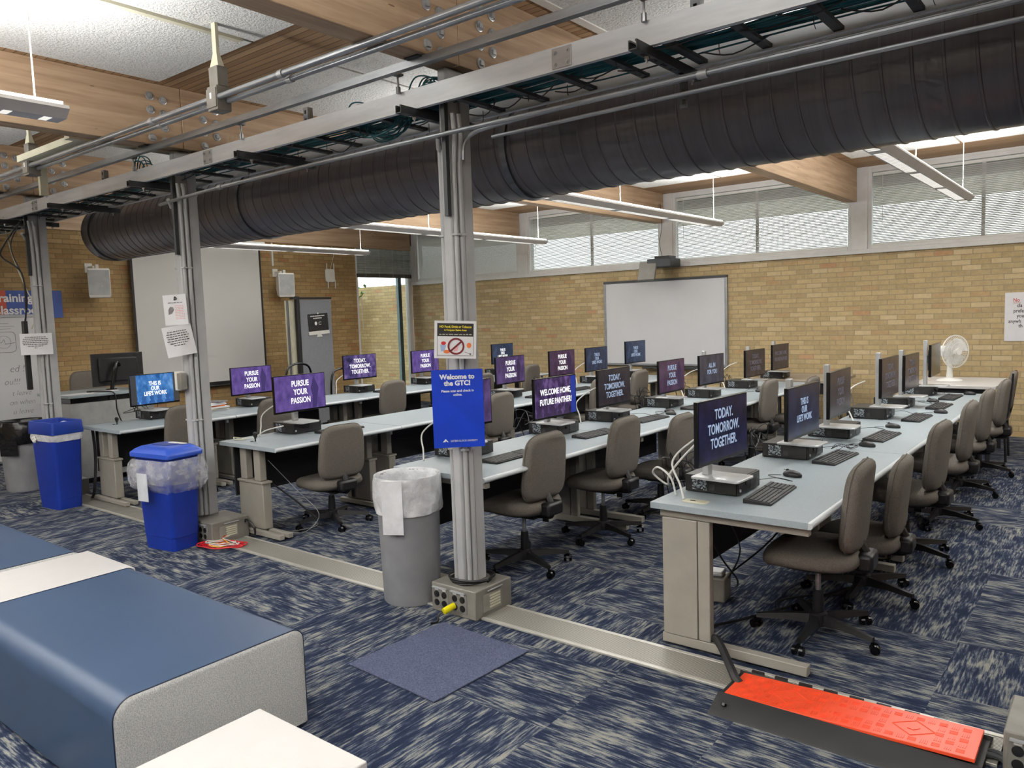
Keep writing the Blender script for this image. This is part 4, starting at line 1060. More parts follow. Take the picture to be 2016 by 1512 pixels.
CH = [(-1.205, 4.0, 184, 0.0, 'grey task chair at the near end of the fan row, whole base in view'), (-1.17, 4.72, 184, -0.095, 'low grey task chair, second in the fan row'),
      (-1.12, 5.60, 178, 0.0, 'grey task chair, third in the fan row'), (-1.10, 6.62, 182, 0.02, 'grey task chair, fourth in the fan row'), (-1.12, 7.75, 180, 0.0, 'grey task chair, fifth in the fan row'),
      (-3.15, 4.05, 180, 0.0, 'grey task chair close behind the poster column'), (-3.07, 4.93, 182, 0.0, 'grey task chair, second in the poster column row'), (-3.04, 5.80, 182, -0.08, 'grey task chair, third in the poster column row'),
      (-3.08, 7.92, 182, 0.02, 'grey task chair, fourth in the poster column row'), (-2.98, 9.0, 180, -0.04, 'grey task chair, fifth in the poster column row'),
      (-5.19, 4.05, 176, -0.07, 'grey task chair right of the lidded bin column'), (-5.17, 6.06, 182, -0.01, 'grey task chair, second in the lidded bin row'), (-5.17, 7.95, 186, -0.02, 'grey task chair, third in the lidded bin row'), (-5.17, 8.95, 182, 0.0, 'grey task chair, fourth in the lidded bin row'),
      (-7.42, 3.95, 176, 0.0, 'grey task chair partly behind the lidded bin column'), (-7.42, 4.95, 180, -0.04, 'grey task chair behind the purple screen at the seam, second in the projection screen row'), (-7.42, 6.69, 180, 0.0, 'grey task chair in the middle of the projection screen row'),
      (-7.40, 9.56, 184, 0.0, 'grey task chair at the far end of the projection screen row'), (-7.42, 8.45, 180, -0.05, 'grey task chair before last in the projection screen row'),
      (-1.10, 8.72, 180, 0.0, 'grey task chair, sixth and last in the fan row'),
      (-10.35, 4.42, 0, 0.23, 'high-set dark task chair behind the instructor desk')]
for i, (x, y, a, dz, lb) in enumerate(CH):
    e = empty('task_chair', lb, 'chair', (x, y, 0), R(a), 'grey task chairs')
    if dz == 0.0 and 'ch' in proto:
        bpy.data.objects.remove(e)
        e = copy_tree(proto['ch']); e.location = (x, y, 0); e.rotation_euler = (0, 0, R(a)); e['label'] = lb
    else:
        make_chair(e, dz)
        if dz == 0.0: proto['ch'] = e
# straight-legged side chairs at the far right
def side_chair(x, y, a, lb):
    e = empty('side_chair', lb, 'chair', (x, y, 0), R(a), 'straight-legged side chairs')
    MB().rbox(0, 0, 0.46, 0.46, [(0.43, 0.01), (0.44, 0), (0.48, 0), (0.49, 0.012)], 0.06).build('seat', 'chairfab', e)
    w = MB(); rs = []
    for t, k in ((-0.03, 0.9), (-0.02, 0.98), (0.0, 1.0), (0.02, 0.98), (0.03, 0.9)): rs.append([(-0.245 + t - 0.12 * pz, py, 0.74 + pz) for py, pz in sell(0.215 * k, 0.20 * k, 28, 3.5)])
    w.rings(rs).build('backrest', 'chairfab', e, angle=60)
    for sx in (-0.2, 0.2):
        for sy in (-0.2, 0.2): MB().cyl((sx * 1.1, sy, 0.0), (sx, sy, 0.43), 0.012, n=8).build('leg', 'black', e)
    for sy in (-0.215, 0.215): MB().tube(smooth_path([(-0.2, sy, 0.42), (-0.24, sy, 0.55), (-0.27, sy, 0.93)], 3), 0.011, 8).build('back_post', 'black', e)
side_chair(-1.17, 9.62, 182, 'straight-legged side chair tucked under the fan table')

# ================================================================== on the brick window wall
e = empty('interactive_whiteboard', 'white interactive board with grey frame on the brick wall under the projector', 'whiteboard', (-5.77, YW - 0.03, 1.50))
MB().box(-1.04, 1.04, -0.006, 0.025, -0.66, 0.66).build('board_surface', 'whiteboard', e)
for (a, b, c, d, nm) in ((-1.075, 1.075, 0.655, 0.69, 'frame_top'), (-1.075, 1.075, -0.69, -0.655, 'frame_bottom')): MB().box(a, b, -0.018, 0.028, c, d).build(nm, 'darksteel' if c > 0 else 'aluframe', e, bevel=0.003)
for (a, b) in ((-1.075, -1.035), (1.035, 1.075)): MB().box(a, b, -0.018, 0.028, -0.655, 0.655).build('frame_side', 'aluframe', e, bevel=0.003)
MB().box(-0.35, 0.95, -0.075, -0.01, -0.735, -0.705).build('pen_tray', 'darksteel', e, bevel=0.006)
e = empty('wall_projector', 'dark grey short-throw projector on an arm above the whiteboard', 'projector', (-5.62, 10.93, 2.33))
MB().box(-0.19, 0.21, -0.18, 0.16, 0.02, 0.15).build('body', 'darksteel', e, bevel=0.012)
w = MB(); w.M = Matrix.Translation((-0.16, -0.18, 0.02)) @ Matrix.Rotation(R(-18), 4, 'X'); w.box(-0.16, 0.13, -0.02, 0.02, -0.20, 0.10); w.build('mirror_hood', 'boxpaint', e, bevel=0.01)
MB().box(-0.12, 0.12, 0.16, 0.269, 0.06, 0.12).build('wall_arm', 'black', e)
MB().box(-0.10, 0.15, -0.10, 0.12, 0.153, 0.19).build('mount_plate', 'black', e)
MB().tube(smooth_path([(-0.02, 0.0, 0.19), (-0.06, 0.0, 0.40), (-0.03, 0.02, 0.65), (-0.05, 0.02, 1.0)], 5), 0.004, 6).build('cable', 'black', e)
MB().box(-0.20, -0.10, -0.225, -0.219, -0.135, -0.118).build('label_plate', 'paper', e)
# taped notice
e = empty('paper_notice', 'white paper notice with red heading taped to the brick wall at the right edge', 'notice', (-1.0, YW - 0.012, 1.475), R(-90))
MB().box(-0.001, 0.0, -0.165, 0.32, -0.295, 0.295).build('sheet', 'paper', e)
for i, (t, m, zz) in enumerate((('No', 'redink', 0.20), ('cla', 'ink', 0.135), ('prefe', 'ink', 0.07), ('you', 'ink', 0.010), ('anywh', 'ink', -0.055), ('th', 'ink', -0.11))):
    lettering(t, 0.062, m, e, (0.0006, (-0.08, -0.04, -0.075, -0.04, -0.125, -0.02)[i], zz), align='LEFT', bold=0.0008, depth=0.0002, sx=0.82)
MB().box(0.0004, 0.0008, -0.08, 0.0, 0.165, 0.169).build('underline', 'redink', e)

# ================================================================== on the left wall
e = empty('projection_screen', 'pulled-down grey-white projection screen with black borders', 'projection screen', (XL + 0.10, 6.545, 0))
MB().box(-0.002, 0.002, -1.05, 1.05, 0.80, 2.95).build('fabric', 'screenfab', e)
for a, b in ((-1.085, -1.05), (1.05, 1.085)): MB().box(-0.002, 0.002, a, b, 0.80, 2.95).build('black_border', 'black', e)
MB().box(-0.002, 0.002, -1.085, 1.085, 0.745, 0.80).build('black_border', 'black', e)
MB().cyl((0, -1.10, 0.735), (0, 1.10, 0.735), 0.014, n=10).build('weight_bar', 'black', e)
MB().box(-0.055, 0.055, -1.18, 1.16, 2.95, 3.04).build('housing', 'whiteplastic', e, bevel=0.012)
def speaker(lb, y, yaw):
    e = empty('wall_speaker', lb, 'speaker', (XL + 0.24, y, 2.15), R(yaw), 'white wall speakers beside the projection screen')
    w = MB(); w.rings([[(-0.10, -0.09, 0.03 if 0 else 0.0), (0.09, -0.13, -0.03), (0.09, 0.13, -0.03), (-0.10, 0.09, 0.0)], [(-0.11, -0.10, 0.1), (0.10, -0.14, 0.0), (0.10, 0.14, 0.0), (-0.11, 0.10, 0.1)], [(-0.11, -0.10, 0.30), (0.10, -0.14, 0.36), (0.10, 0.14, 0.36), (-0.11, 0.10, 0.30)], [(-0.10, -0.09, 0.33), (0.09, -0.13, 0.375), (0.09, 0.13, 0.375), (-0.10, 0.09, 0.33)]])
    w.build('cabinet', 'whiteplastic', e, bevel=0.006)
    MB().box(0.101, 0.105, -0.13, 0.13, 0.01, 0.35).build('grille', plain('speaker_grille', (176, 178, 178), 0.7, bump=0.4, bscale=500), e)
    MB().cyl((0.105, 0.03, 0.13), (0.107, 0.03, 0.13), 0.008, n=10).build('badge', 'silver', e)
    w = MB(); w.M = Matrix.Rotation(R(-yaw), 4, 'Z'); w.box(-0.239, -0.225, -0.06, 0.04, 0.33, 0.46).box(-0.225, -0.08, -0.02, 0.02, 0.385, 0.415); w.build('wall_bracket', 'whiteplastic', e)
    MB().box(-0.03, 0.03, -0.02, 0.02, 0.371, 0.43).build('pivot', 'whiteplastic', e)
speaker('white wall speaker left of the projection screen, below the duct end', 4.93, -12)
speaker('white wall speaker right of the projection screen, above the grey partition', 7.97, -12)
e = empty('wireless_access_point', 'white wall device with four short rod antennas near the corner glazing', 'access point', (XL + 0.0, 9.12, 2.52))
MB().rbox(0, 0, 0.05, 0.05, [(0, 0)] * 2, 0.01) if False else None
w = MB(); w.M = Matrix.Rotation(R(90), 4, 'Y'); w.rbox(0, 0, 0.24, 0.21, [(0.002, 0.01), (0.01, 0), (0.028, 0.004), (0.036, 0.03)], 0.04); w.build('body', 'whiteplastic', e)
for yy, z0, z1 in ((-0.075, 0.09, 0.22), (0.085, 0.09, 0.22), (-0.06, -0.23, -0.08), (0.10, -0.23, -0.08)): MB().cyl((0.03, yy, z0), (0.03, yy, z1), 0.009, n=8).build('antenna', 'whiteplastic', e)
MB().tube(smooth_path([(0.01, 0.02, 0.12), (0.01, 0.08, 0.28), (0.01, 0.11, 0.40), (0.01, 0.06, 0.58)], 5), 0.004, 6).build('cable', 'whitec', e)
tag(MB().box(XL + 0.001, XL + 0.05, 8.42, 9.70, 3.12, 3.18).build('wall_raceway', 'whiteplastic', bevel=0.004), 'white raceway high on the left wall beside the glazed corner', 'raceway')
tag(MB().box(XL + 0.001, XL + 0.03, 7.90, 7.93, 2.66, 3.12).build('speaker_cable_cover', 'whiteplastic'), 'thin white cable cover above the speaker by the grey partition', 'raceway')
# training classroom sign
e = empty('wall_sign', 'orange and blue sign lettered Training Classroom above the marker board', 'sign', (XL + 0.015, 3.64, 2.055))
MB().box(-0.014, 0.002, -0.62, 0.225, -0.19, 0.175).build('orange_panel', 'signred', e); MB().box(-0.014, 0.002, 0.226, 0.90, -0.19, 0.175).build('blue_panel', 'signblue', e)
lettering('Training', 0.150, 'whiteink', e, (0.003, 0.045, 0.075), align='LEFT', bold=0.004, depth=0.0006, sx=1.0)
lettering('Classroom', 0.150, 'whiteink', e, (0.003, 0.045, -0.085), align='LEFT', bold=0.004, depth=0.0006, sx=1.0)
e = empty('marker_board', 'large white marker board with handwriting on the left wall', 'whiteboard', (XL + 0.16, 3.1, 0))
MB().box(-0.02, 0.0, -1.4, 1.15, 0.05, 1.88).build('board_surface', 'whiteboard', e)
for a, b, c, d in ((-1.42, 1.17, 1.88, 1.915), (-1.42, 1.17, 0.02, 0.05)): MB().box(-0.025, 0.012, a, b, c, d).build('frame_rail', 'aluframe', e, bevel=0.003)
MB().box(-0.025, 0.012, 1.15, 1.175, 0.05, 1.88).build('frame_side', 'aluframe', e)
for t, y, z, sz in (('ed !!!', 0.80, 1.215, 0.125), ('ou!!!', 0.70, 1.05, 0.11), ('t leave', 0.80, 0.90, 0.095), ('on when', 0.80, 0.78, 0.095), ('u leave', 0.80, 0.66, 0.095)):
    lettering(t, sz, 'greyink', e, (0.001, y, z), bold=-0.0018, shear=0.25, depth=0.0002, sx=0.9)
w = MB(); w.tube([(0.001, 0.65 + p[0], 1.565 + p[1]) for p in rrect(0.27, 0.26, 0.05)] + [(0.001, 0.785 , 1.565 + 0.08)], 0.003, 4)
w.tube([(0.001, 0.65 + 0.08 * math.cos(a / 8), 1.565 + 0.08 * math.sin(a / 8)) for a in range(51)], 0.002, 4)
w.tube([(0.001, 0.53, 1.56), (0.001, 0.62, 1.56), (0.001, 0.65, 1.60), (0.001, 0.665, 1.54), (0.001, 0.77, 1.555)], 0.0035, 4); w.build('drawn_sketch', 'greyink', e)
w = MB()
for k, l in enumerate((0.10, 0.16, 0.12)): w.box(0.0005, 0.001, 0.62, 0.62 + l, 1.80 - 0.035 * k, 1.804 - 0.035 * k)
w.build('faint_notes', 'greyink', e)

# ================================================================== notices on the columns
def sheet(name, lb, cat, loc, az, w, h, m='paper', curl=0.0, roll=0.0, grp=None):
    e = empty(name, lb, cat, loc, R(az), grp)
    if roll: e.rotation_euler = (R(roll), 0, R(az))
    n = 10; f = []; b = []
    for i in range(n + 1):
        y = -w / 2 + w * i / n; x = -curl * (2 * y / w) ** 2
        f += [(x, y, -h / 2), (x, y, h / 2)]; b += [(x - 0.0008, y, -h / 2), (x - 0.0008, y, h / 2)]
    N = len(f); fs = []
    for i in range(n):
        fs.append((2 * i, 2 * i + 2, 2 * i + 3, 2 * i + 1)); fs.append((N + 2 * i, N + 2 * i + 1, N + 2 * i + 3, N + 2 * i + 2))
        fs.append((2 * i, N + 2 * i, N + 2 * i + 2, 2 * i + 2)); fs.append((2 * i + 1, 2 * i + 3, N + 2 * i + 3, N + 2 * i + 1))
    fs.append((0, 1, N + 1, N)); fs.append((2 * n, N + 2 * n, N + 2 * n + 1, 2 * n + 1))
    MB().add(f + b, fs).build('sheet', m, e)
    return e
PA = -47
e = sheet('welcome_poster', 'blue Welcome to the GTC poster taped low on the nearest full column', 'poster', (-2.875, 3.137, 1.195), PA, 0.282, 0.432, 'posterblue')
lettering('Welcome to\nthe GTC!', 0.037, 'whiteink', e, (0.001, 0.0, 0.158), bold=0.0017, lines=0.95, depth=0.0001)
lettering('Please scan and check in\nonline.', 0.0182, 'whiteink', e, (0.001, 0.0, 0.088), bold=0.0006, lines=1.15, depth=0.0001)
lettering('EASTERN ILLINOIS UNIVERSITY', 0.0150, 'whiteink', e, (0.001, 0.026, -0.180), bold=0.0001, depth=0.0001, sx=0.72)
MB().prism([(-0.092, -0.184), (-0.078, -0.184), (-0.074, -0.178), (-0.068, -0.184), (-0.060, -0.184), (-0.076, -0.166)], 0.0005, 0.001, 0).build('emblem', 'whiteink', e)
e = sheet('warning_notice', 'white notice about no food, drink or tobacco taped above the blue poster', 'notice', (-2.870, 3.130, 1.575), PA, 0.228, 0.205, 'paper', grp='white papers taped to the columns', roll=-3)
MB().box(0.0003, 0.0008, -0.097, 0.099, 0.018, 0.089).build('black_band', 'ink', e)
for a, b, c, d in ((-0.099, 0.099, -0.0885, -0.0865), (-0.099, -0.097, -0.0865, 0.09), (0.097, 0.099, -0.0865, 0.018)): MB().box(0.0003, 0.0008, a, b, c, d).build('border_line', 'ink', e)
lettering('NO Food, Drink or Tobacco', 0.0168, 'yellowink', e, (0.0010, 0.0, 0.070), bold=0.0005, depth=0.0001, sx=0.88)
lettering('in Computer Station Areas', 0.0135, 'yellowink', e, (0.0010, 0.0, 0.052), bold=0.0004, depth=0.0001, sx=0.82)
wl = word_lines([0.98], 0.18, 0.004, 0, 0.029, 0.01, 4); wl.v = [(x + 0.0006, y, z) for x, y, z in wl.v]; wl.build('small_print', 'cream', e)
ri = MB(); c = (0.004, -0.036)
for ro, rin in ((0.046, 0.036),):
    n = 40; ring = []
    ri.add([(x, c[0] + r * math.cos(2 * math.pi * k / n), c[1] + r * math.sin(2 * math.pi * k / n)) for x in (0.0012, 0.0016) for r in (rin, ro) for k in range(n)],
           [(2 * n + k, 3 * n + k, 3 * n + (k + 1) % n, 2 * n + (k + 1) % n) for k in range(n)] + [(n + k, n + (k + 1) % n, 3 * n + (k + 1) % n, 3 * n + k) for k in range(n)] + [(k, 2 * n + k, 2 * n + (k + 1) % n, (k + 1) % n) for k in range(n)])
ri.build('prohibition_ring', 'maroon', e)
ca, sa = math.cos(R(42)), math.sin(R(42))
MB().prism([(c[0] - 0.04 * ca - 0.005 * sa, c[1] - 0.04 * sa + 0.005 * ca), (c[0] - 0.04 * ca + 0.005 * sa, c[1] - 0.04 * sa - 0.005 * ca), (c[0] + 0.04 * ca + 0.005 * sa, c[1] + 0.04 * sa - 0.005 * ca), (c[0] + 0.04 * ca - 0.005 * sa, c[1] + 0.04 * sa + 0.005 * ca)], 0.0016, 0.0020, 0).build('prohibition_bar', 'maroon', e)
MB().prism([(-0.083, -0.027), (-0.050, -0.030), (-0.058, -0.064), (-0.077, -0.064)], 0.0004, 0.0008, 0).build('drawn_cup', 'blueink', e)
MB().prism([(-0.064 + 0.014 * math.cos(k / 2), -0.020 + 0.010 * math.sin(k / 2)) for k in range(12)], 0.0004, 0.0009, 0).build('drawn_fries', 'redink', e)
MB().prism([(-0.045 + 0.019 * math.cos(k / 2), -0.066 + 0.010 * math.sin(k / 2)) for k in range(12)], 0.0004, 0.0009, 0).build('drawn_pizza', 'orangeink', e)
MB().prism([(0.075 + 0.013 * math.cos(k / 2), -0.030 + 0.015 * math.sin(k / 2)) for k in range(12)], 0.0004, 0.0009, 0).build('drawn_burger', 'orangeink', e)
MB().prism([(-0.010, -0.065), (0.012, -0.060), (0.018, -0.036), (0.0, -0.040)], 0.0004, 0.0008, 0).build('drawn_drink', 'pinkink', e)
w = MB(); w.tube([(0.0008, 0.052, -0.066), (0.0008, 0.085, -0.078)], 0.0012, 5); w.prism([(0.083 + 0.006 * math.cos(k), -0.078 + 0.006 * math.sin(k)) for k in range(6)], 0.0004, 0.0009, 0); w.build('drawn_cigarette', 'greyink', e)
G = 'white papers taped to the columns'
e = sheet('paper_notice', 'white paper with grey picture and pale red lines, high on the lidded bin column', 'notice', (-5.80, 3.13, 1.825), -58, 0.19, 0.235, 'paper', 0.0, 2.5, G)
word_lines([0.8], 0.15, 0.006, 0.005, 0.055, 0.01, 2).build('heading', 'greyink', e); word_lines([1.0] * 9, 0.075, 0.004, 0.035, 0.03, 0.0125, 3).build('printed_lines', 'pinkink', e)
MB().prism([(-0.06, -0.035), (-0.03, -0.028), (-0.012, 0.0), (-0.018, 0.022), (-0.04, 0.026), (-0.058, 0.005)], 0.0004, 0.0009, 0).build('grey_picture', 'photo', e)
MB().tube(smooth_path([(0.006, 0.0, 0.075), (0.012, 0.01, 0.10), (0.006, 0.02, 0.085), (0.006, 0.0, 0.075)], 4), 0.004, 6).build('tape_knot', 'darksteel', e)
e = sheet('paper_notice', 'tilted curling white paper with black text, low on the lidded bin column', 'notice', (-5.765, 3.12, 1.585), -36, 0.215, 0.235, 'paper', 0.03, 9, G)
word_lines([0.85, 0.95, 1.0, 0.9, 1.0, 0.8, 0.5], 0.165, 0.0055, 0.0, 0.075, 0.018, 7).build('printed_lines', 'ink', e)
e = sheet('paper_notice', 'curling white paper with black text, taped to the column beside the open blue bin', 'notice', (-8.60, 3.15, 1.565), -32, 0.285, 0.215, 'paper', 0.03, 0, G)
word_lines([0.8, 0.95, 1.0, 1.0, 0.95, 0.6, 0.12], 0.23, 0.0055, 0.0, 0.07, 0.018, 8).build('printed_lines', 'ink', e)
e = empty('switch_box', 'white switch box on the conduit of the column by the lidded bin', 'electrical box', (-5.87, 3.205, 1.265))
MB().box(-0.05, 0.03, -0.06, -0.012, -0.075, 0.075).build('cover', 'whiteplastic', e, bevel=0.005); MB().box(0.032, 0.095, -0.085, -0.012 - 0.02, -0.065, 0.065).build('steel_box', 'boxpaint', e, bevel=0.005)
# black cable and power strip on the far column, cream cable hanging beside it
lead('hanging_lead', [(-8.74, 3.15, 2.79), (-8.95, 3.05, 2.55), (-8.98, 3.05, 2.45), (-8.72, 3.12, 2.28), (-8.71, 3.13, 1.95), (-8.76, 3.13, 1.80)], 0.008, 'black', 'black cable looping at the top of the column by the open blue bin', group=None)
lead('hanging_lead', [(-8.69, 3.14, 2.79), (-8.80, 3.08, 2.6), (-8.78, 3.08, 2.45), (-8.70, 3.12, 2.25), (-8.68, 3.135, 2.0), (-8.75, 3.125, 1.81)], 0.006, 'black', 'thinner black cable behind the looping one at the furthest column', group=None)
tag(MB().box(-8.79, -8.74, 3.10, 3.145, 1.10, 1.80).build('power_strip', 'black', bevel=0.006), 'vertical black power strip tied to the column by the open blue bin', 'power strip')
lead('hanging_lead', [(-9.85, 3.4, 2.82), (-9.72, 3.4, 2.55), (-9.40, 3.38, 2.2), (-9.0, 3.33, 1.9), (-8.80, 3.2, 1.72)], 0.006, 'cream', 'cream cable hanging in a curve toward the furthest column', group=None)

# ================================================================== instructor corner
e = empty('instructor_desk', 'tall grey instructor desk with a black band under its top', 'desk', (-9.3, 4.1, 0))
MB().box(-0.40, 0.42, -0.58, 0.32, 0.955, 0.985).build('desktop', 'desk', e, bevel=0.004)
MB().box(-0.36, 0.37, -0.54, 0.28, 0.895, 0.953).build('recess_band', 'blackgloss', e)
MB().box(-0.38, 0.40, -0.56, 0.30, 0.06, 0.893).build('cabinet', plain('instructor_grey', (160, 162, 160), 0.5), e, bevel=0.004)
MB().box(-0.34, 0.36, -0.50, 0.26, 0.0, 0.058).build('plinth', 'black', e)
MB().cyl((0.40, 0.25, 0.80), (0.408, 0.25, 0.80), 0.012, n=12).build('lock', 'darksteel', e)
MB().tube(smooth_path([(0.10, -0.25, 0.99), (0.30, -0.15, 0.995), (0.44, -0.10, 0.97), (0.445, -0.09, 0.80), (0.43, -0.06, 0.70), (0.44, -0.04, 0.64)], 5), 0.007, 6).build('hanging_cable', 'black', e)
e = empty('monitor', 'back of a large black monitor on an arm at the instructor desk', 'monitor', (-9.35, 4.28, 0.986), R(180 - 4))
MB().box(-0.015, 0.015, -0.29, 0.29, 0.04, 0.42).build('bezel', 'black', e, bevel=0.006)
MB().box(-0.045, -0.015, -0.22, 0.22, 0.09, 0.37).build('rear_housing', 'black', e, bevel=0.015)
MB().box(0.0151, 0.016, -0.28, 0.28, 0.06, 0.41).build('display', 'blackgloss', e)
MB().tube(smooth_path([(-0.05, 0.0, 0.28), (-0.12, 0.06, 0.30), (-0.13, 0.10, 0.12), (-0.12, 0.13, 0.0)], 5), 0.022, 8).cyl((-0.12, 0.13, 0.0), (-0.12, 0.13, 0.012), 0.06, n=16).build('arm', 'blackgloss', e)
e = empty('desk_microphone', 'small black and white gadgets beside the instructor monitor', 'gadget', (-9.05, 4.38, 0.986))
e['label'] = 'small black device with two white stubs at the right end of the instructor desk'
MB().box(-0.05, 0.05, -0.08, 0.0, 0.0, 0.05).build('body', 'black', e, bevel=0.008); MB().cyl((0.0, -0.05, 0.05), (0.0, -0.05, 0.14), 0.010, n=10).build('stub', 'whiteplastic', e); MB().cyl((0.0, -0.01, 0.05), (0.01, 0.0, 0.13), 0.008, n=10).build('stub', 'silver', e)
for k, (x, y, a, nm) in enumerate(((-9.05, 3.68, 8, 'white sheet of paper lying on the near end of the instructor desk'), (-9.15, 4.02, -14, 'white paper lying beside the cable on the instructor desk'))):
    e = empty('paper_sheet', nm, 'paper', (x, y, 0.9855), R(a), 'papers on the instructor desk'); MB().box(-0.10, 0.10, -0.14, 0.14, 0.0, 0.003).build('sheets', 'paper', e)
e = empty('folded_partition', 'tall grey folding partition with black frame standing by the left wall', 'partition', (-10.0, 7.62, 0))
MB().box(-0.02, 0.02, -0.24, 0.36, 0.09, 2.04).build('fabric_panel', 'partfab', e)
MB().box(-0.03, 0.035, -0.30, -0.245, 0.05, 2.09).build('frame_post', 'black', e, bevel=0.006)
MB().box(-0.03, 0.03, -0.38, 0.37, 2.045, 2.075).build('top_rail', 'black', e)
for k in range(3): MB().box(-0.08 - 0.05 * k, -0.045 - 0.05 * k, -0.37, -0.25, 0.09, 2.03).build('folded_panel', 'cream' if k != 1 else 'partfab', e)
MB().box(-0.25, 0.25, -0.33, -0.27, 0.0, 0.05).build('foot', 'black', e); MB().box(-0.25, 0.25, 0.28, 0.33, 0.0, 0.09).build('foot', 'black', e)
e = empty('notice_cutout', 'black and white monitor-shaped sign pinned to the grey partition', 'sign', (-9.972, 7.71, 1.67), 0); e.rotation_euler = (R(3), 0, 0)
MB().box(0, 0.004, -0.19, 0.19, -0.12, 0.15).build('black_panel', 'ink', e); MB().box(0, 0.005, -0.20, 0.20, -0.175, -0.121).build('white_chin', 'whiteplastic', e)
MB().prism([(-0.06, -0.215), (0.06, -0.215), (0.035, -0.176), (-0.035, -0.176)], 0.0, 0.005, 0).build('white_foot', 'whiteplastic', e)
w = word_lines([0.9, 0.55], 0.30, 0.014, -0.01, 0.115, 0.035, 5); w.v = [(x + 0.004, y, z) for x, y, z in w.v]; w.build('printed_lines', 'whiteink', e)
MB().prism([(-0.05 + 0.022 * math.cos(k / 2), 0.0 + 0.03 * math.sin(k / 2)) for k in range(12)], 0.0041, 0.005, 0).build('white_icon', 'whiteink', e)
MB().tube([(0.005, 0.03 + p[0], -0.002 + p[1]) for p in rrect(0.04, 0.04, 0.008)], 0.004, 4).build('grey_icon', 'silver', e)
MB().cyl((0.004, 0.0, 0.155), (0.014, 0.0, 0.155), 0.012, n=10).build('pin', 'whiteink', e)
for (x, y, lb, s) in ((-9.55, 6.98, 'black arched tube rising behind the purple monitor, in front of the grey partition', 1), (-9.3, 7.60, 'black arched tube behind the TODAY monitor by the partition', 0.9)):
    e = empty('tube_chair_frame', lb, 'chair frame', (x, y, 0), 0, 'black arched tubes by the partition')
    MB().tube(smooth_path([(0, -0.24, 0.0), (0, -0.24, 0.70 * s), (0, -0.20, 1.0 * s), (0, -0.08, 1.08 * s), (0, 0.08, 1.08 * s), (0, 0.20, 1.0 * s), (0, 0.24, 0.7 * s), (0, 0.24, 0.0)], 6), 0.016, 8).build('tube_frame', 'blackgloss', e)
    MB().box(-0.01, 0.01, -0.225, 0.225, 0.45, 0.60).build('cross_panel', 'black', e)
# heap of papers and envelopes on the projection screen row
rnd = random.Random(21)
for k in range(7):
    m = ['paper', 'cream', 'paper', 'orangeink', 'paper', 'paper', 'photo'][k]
    e = empty('paper_stack', ['bottom layer of the paper heap on the projection screen row', 'cream envelope near the bottom of the paper heap', 'white sheaf in the middle of the paper heap', 'orange-brown folder edge in the paper heap', 'loose white sheaf above the folder in the paper heap', 'small white sheaf near the top of the paper heap', 'dark pouch on top of the paper heap by the projection screen'][k], 'papers', (-8.02 + rnd.uniform(-0.02, 0.03), 4.70 + rnd.uniform(-0.03, 0.04), DZ + 0.0005 + 0.0155 * k), R(rnd.uniform(-20, 20)), 'heap of papers')
    sx = 0.12 if k < 6 else 0.07
    MB().box(-0.09, 0.09, -sx, sx, 0.0, 0.015).build('sheets', m, e, bevel=0.002)

# ================================================================== fan on the end table
e = empty('table_fan', 'white round table fan on the white table by the brick wall', 'fan', (-1.53, 9.80, 0.80), R(-38))
MB().lathe([(0.13, 0), (0.135, 0.008), (0.12, 0.022), (0.05, 0.036), (0.045, 0.04)], n=32).build('base', 'fan', e)
MB().lathe([(0.036, 0.041), (0.030, 0.10), (0.024, 0.20)], n=18).build('stem', 'fan', e)
w = MB(); w.M = Matrix.Translation((-0.035, 0, 0.335)) @ Matrix.Rotation(R(90), 4, 'Y'); w.lathe([(0.035, -0.11), (0.058, -0.09), (0.062, 0.0), (0.055, 0.05)], n=24); w.build('motor_housing', 'fan', e)
MB().box(-0.03, 0.02, -0.025, 0.025, 0.20, 0.275).build('tilt_joint', 'fan', e, bevel=0.008)
g = MB(); gx = 0.075; R0 = 0.178
def wire_ring(b, x, r, t): b.tube([(x, r * math.cos(2 * math.pi * k / 40), 0.335 + r * math.sin(2 * math.pi * k / 40)) for k in range(41)], t, 5)
wire_ring(g, gx, R0, 0.006)
for k in range(48):
    a = 2 * math.pi * k / 48; c, s = math.cos(a), math.sin(a)
    g.tube([(gx + 0.045, 0.035 * c, 0.335 + 0.035 * s), (gx + 0.050, 0.09 * c, 0.335 + 0.09 * s), (gx + 0.03, 0.15 * c, 0.335 + 0.15 * s), (gx, R0 * c, 0.335 + R0 * s)], 0.0014, 4)
    g.tube([(gx - 0.045, 0.05 * c, 0.335 + 0.05 * s), (gx - 0.04, 0.12 * c, 0.335 + 0.12 * s), (gx, R0 * c, 0.335 + R0 * s)], 0.0014, 4)
wire_ring(g, gx + 0.048, 0.10, 0.0016); wire_ring(g, gx + 0.035, 0.14, 0.0016)
g.build('wire_guard', 'fan', e)
MB().cyl((gx + 0.044, 0, 0.335), (gx + 0.056, 0, 0.335), 0.038, n=24).build('guard_badge', 'fan', e)
for k in range(3):
    b = MB(); n = 8; fr = []
    for i in range(n + 1):
        a = R(120 * k) + R(95) * i / n
        for r in (0.03, 0.09, 0.15): fr.append((gx + 0.02 - 0.035 * i / n, r * math.cos(a), 0.335 + r * math.sin(a)))
    N = len(fr); fs = []
    for i in range(n):
        for j in range(2): q = 3 * i + j; fs.append((q, q + 1, q + 4, q + 3)); fs.append((N + q, N + q + 3, N + q + 4, N + q + 1))
    b.add(fr + [(x - 0.0015, y, z) for x, y, z in fr], fs); b.build('blade', 'fanblade', e)
MB().cyl((gx - 0.03, 0, 0.335), (gx + 0.03, 0, 0.335), 0.030, n=18).build('blade_hub', 'fan', e)

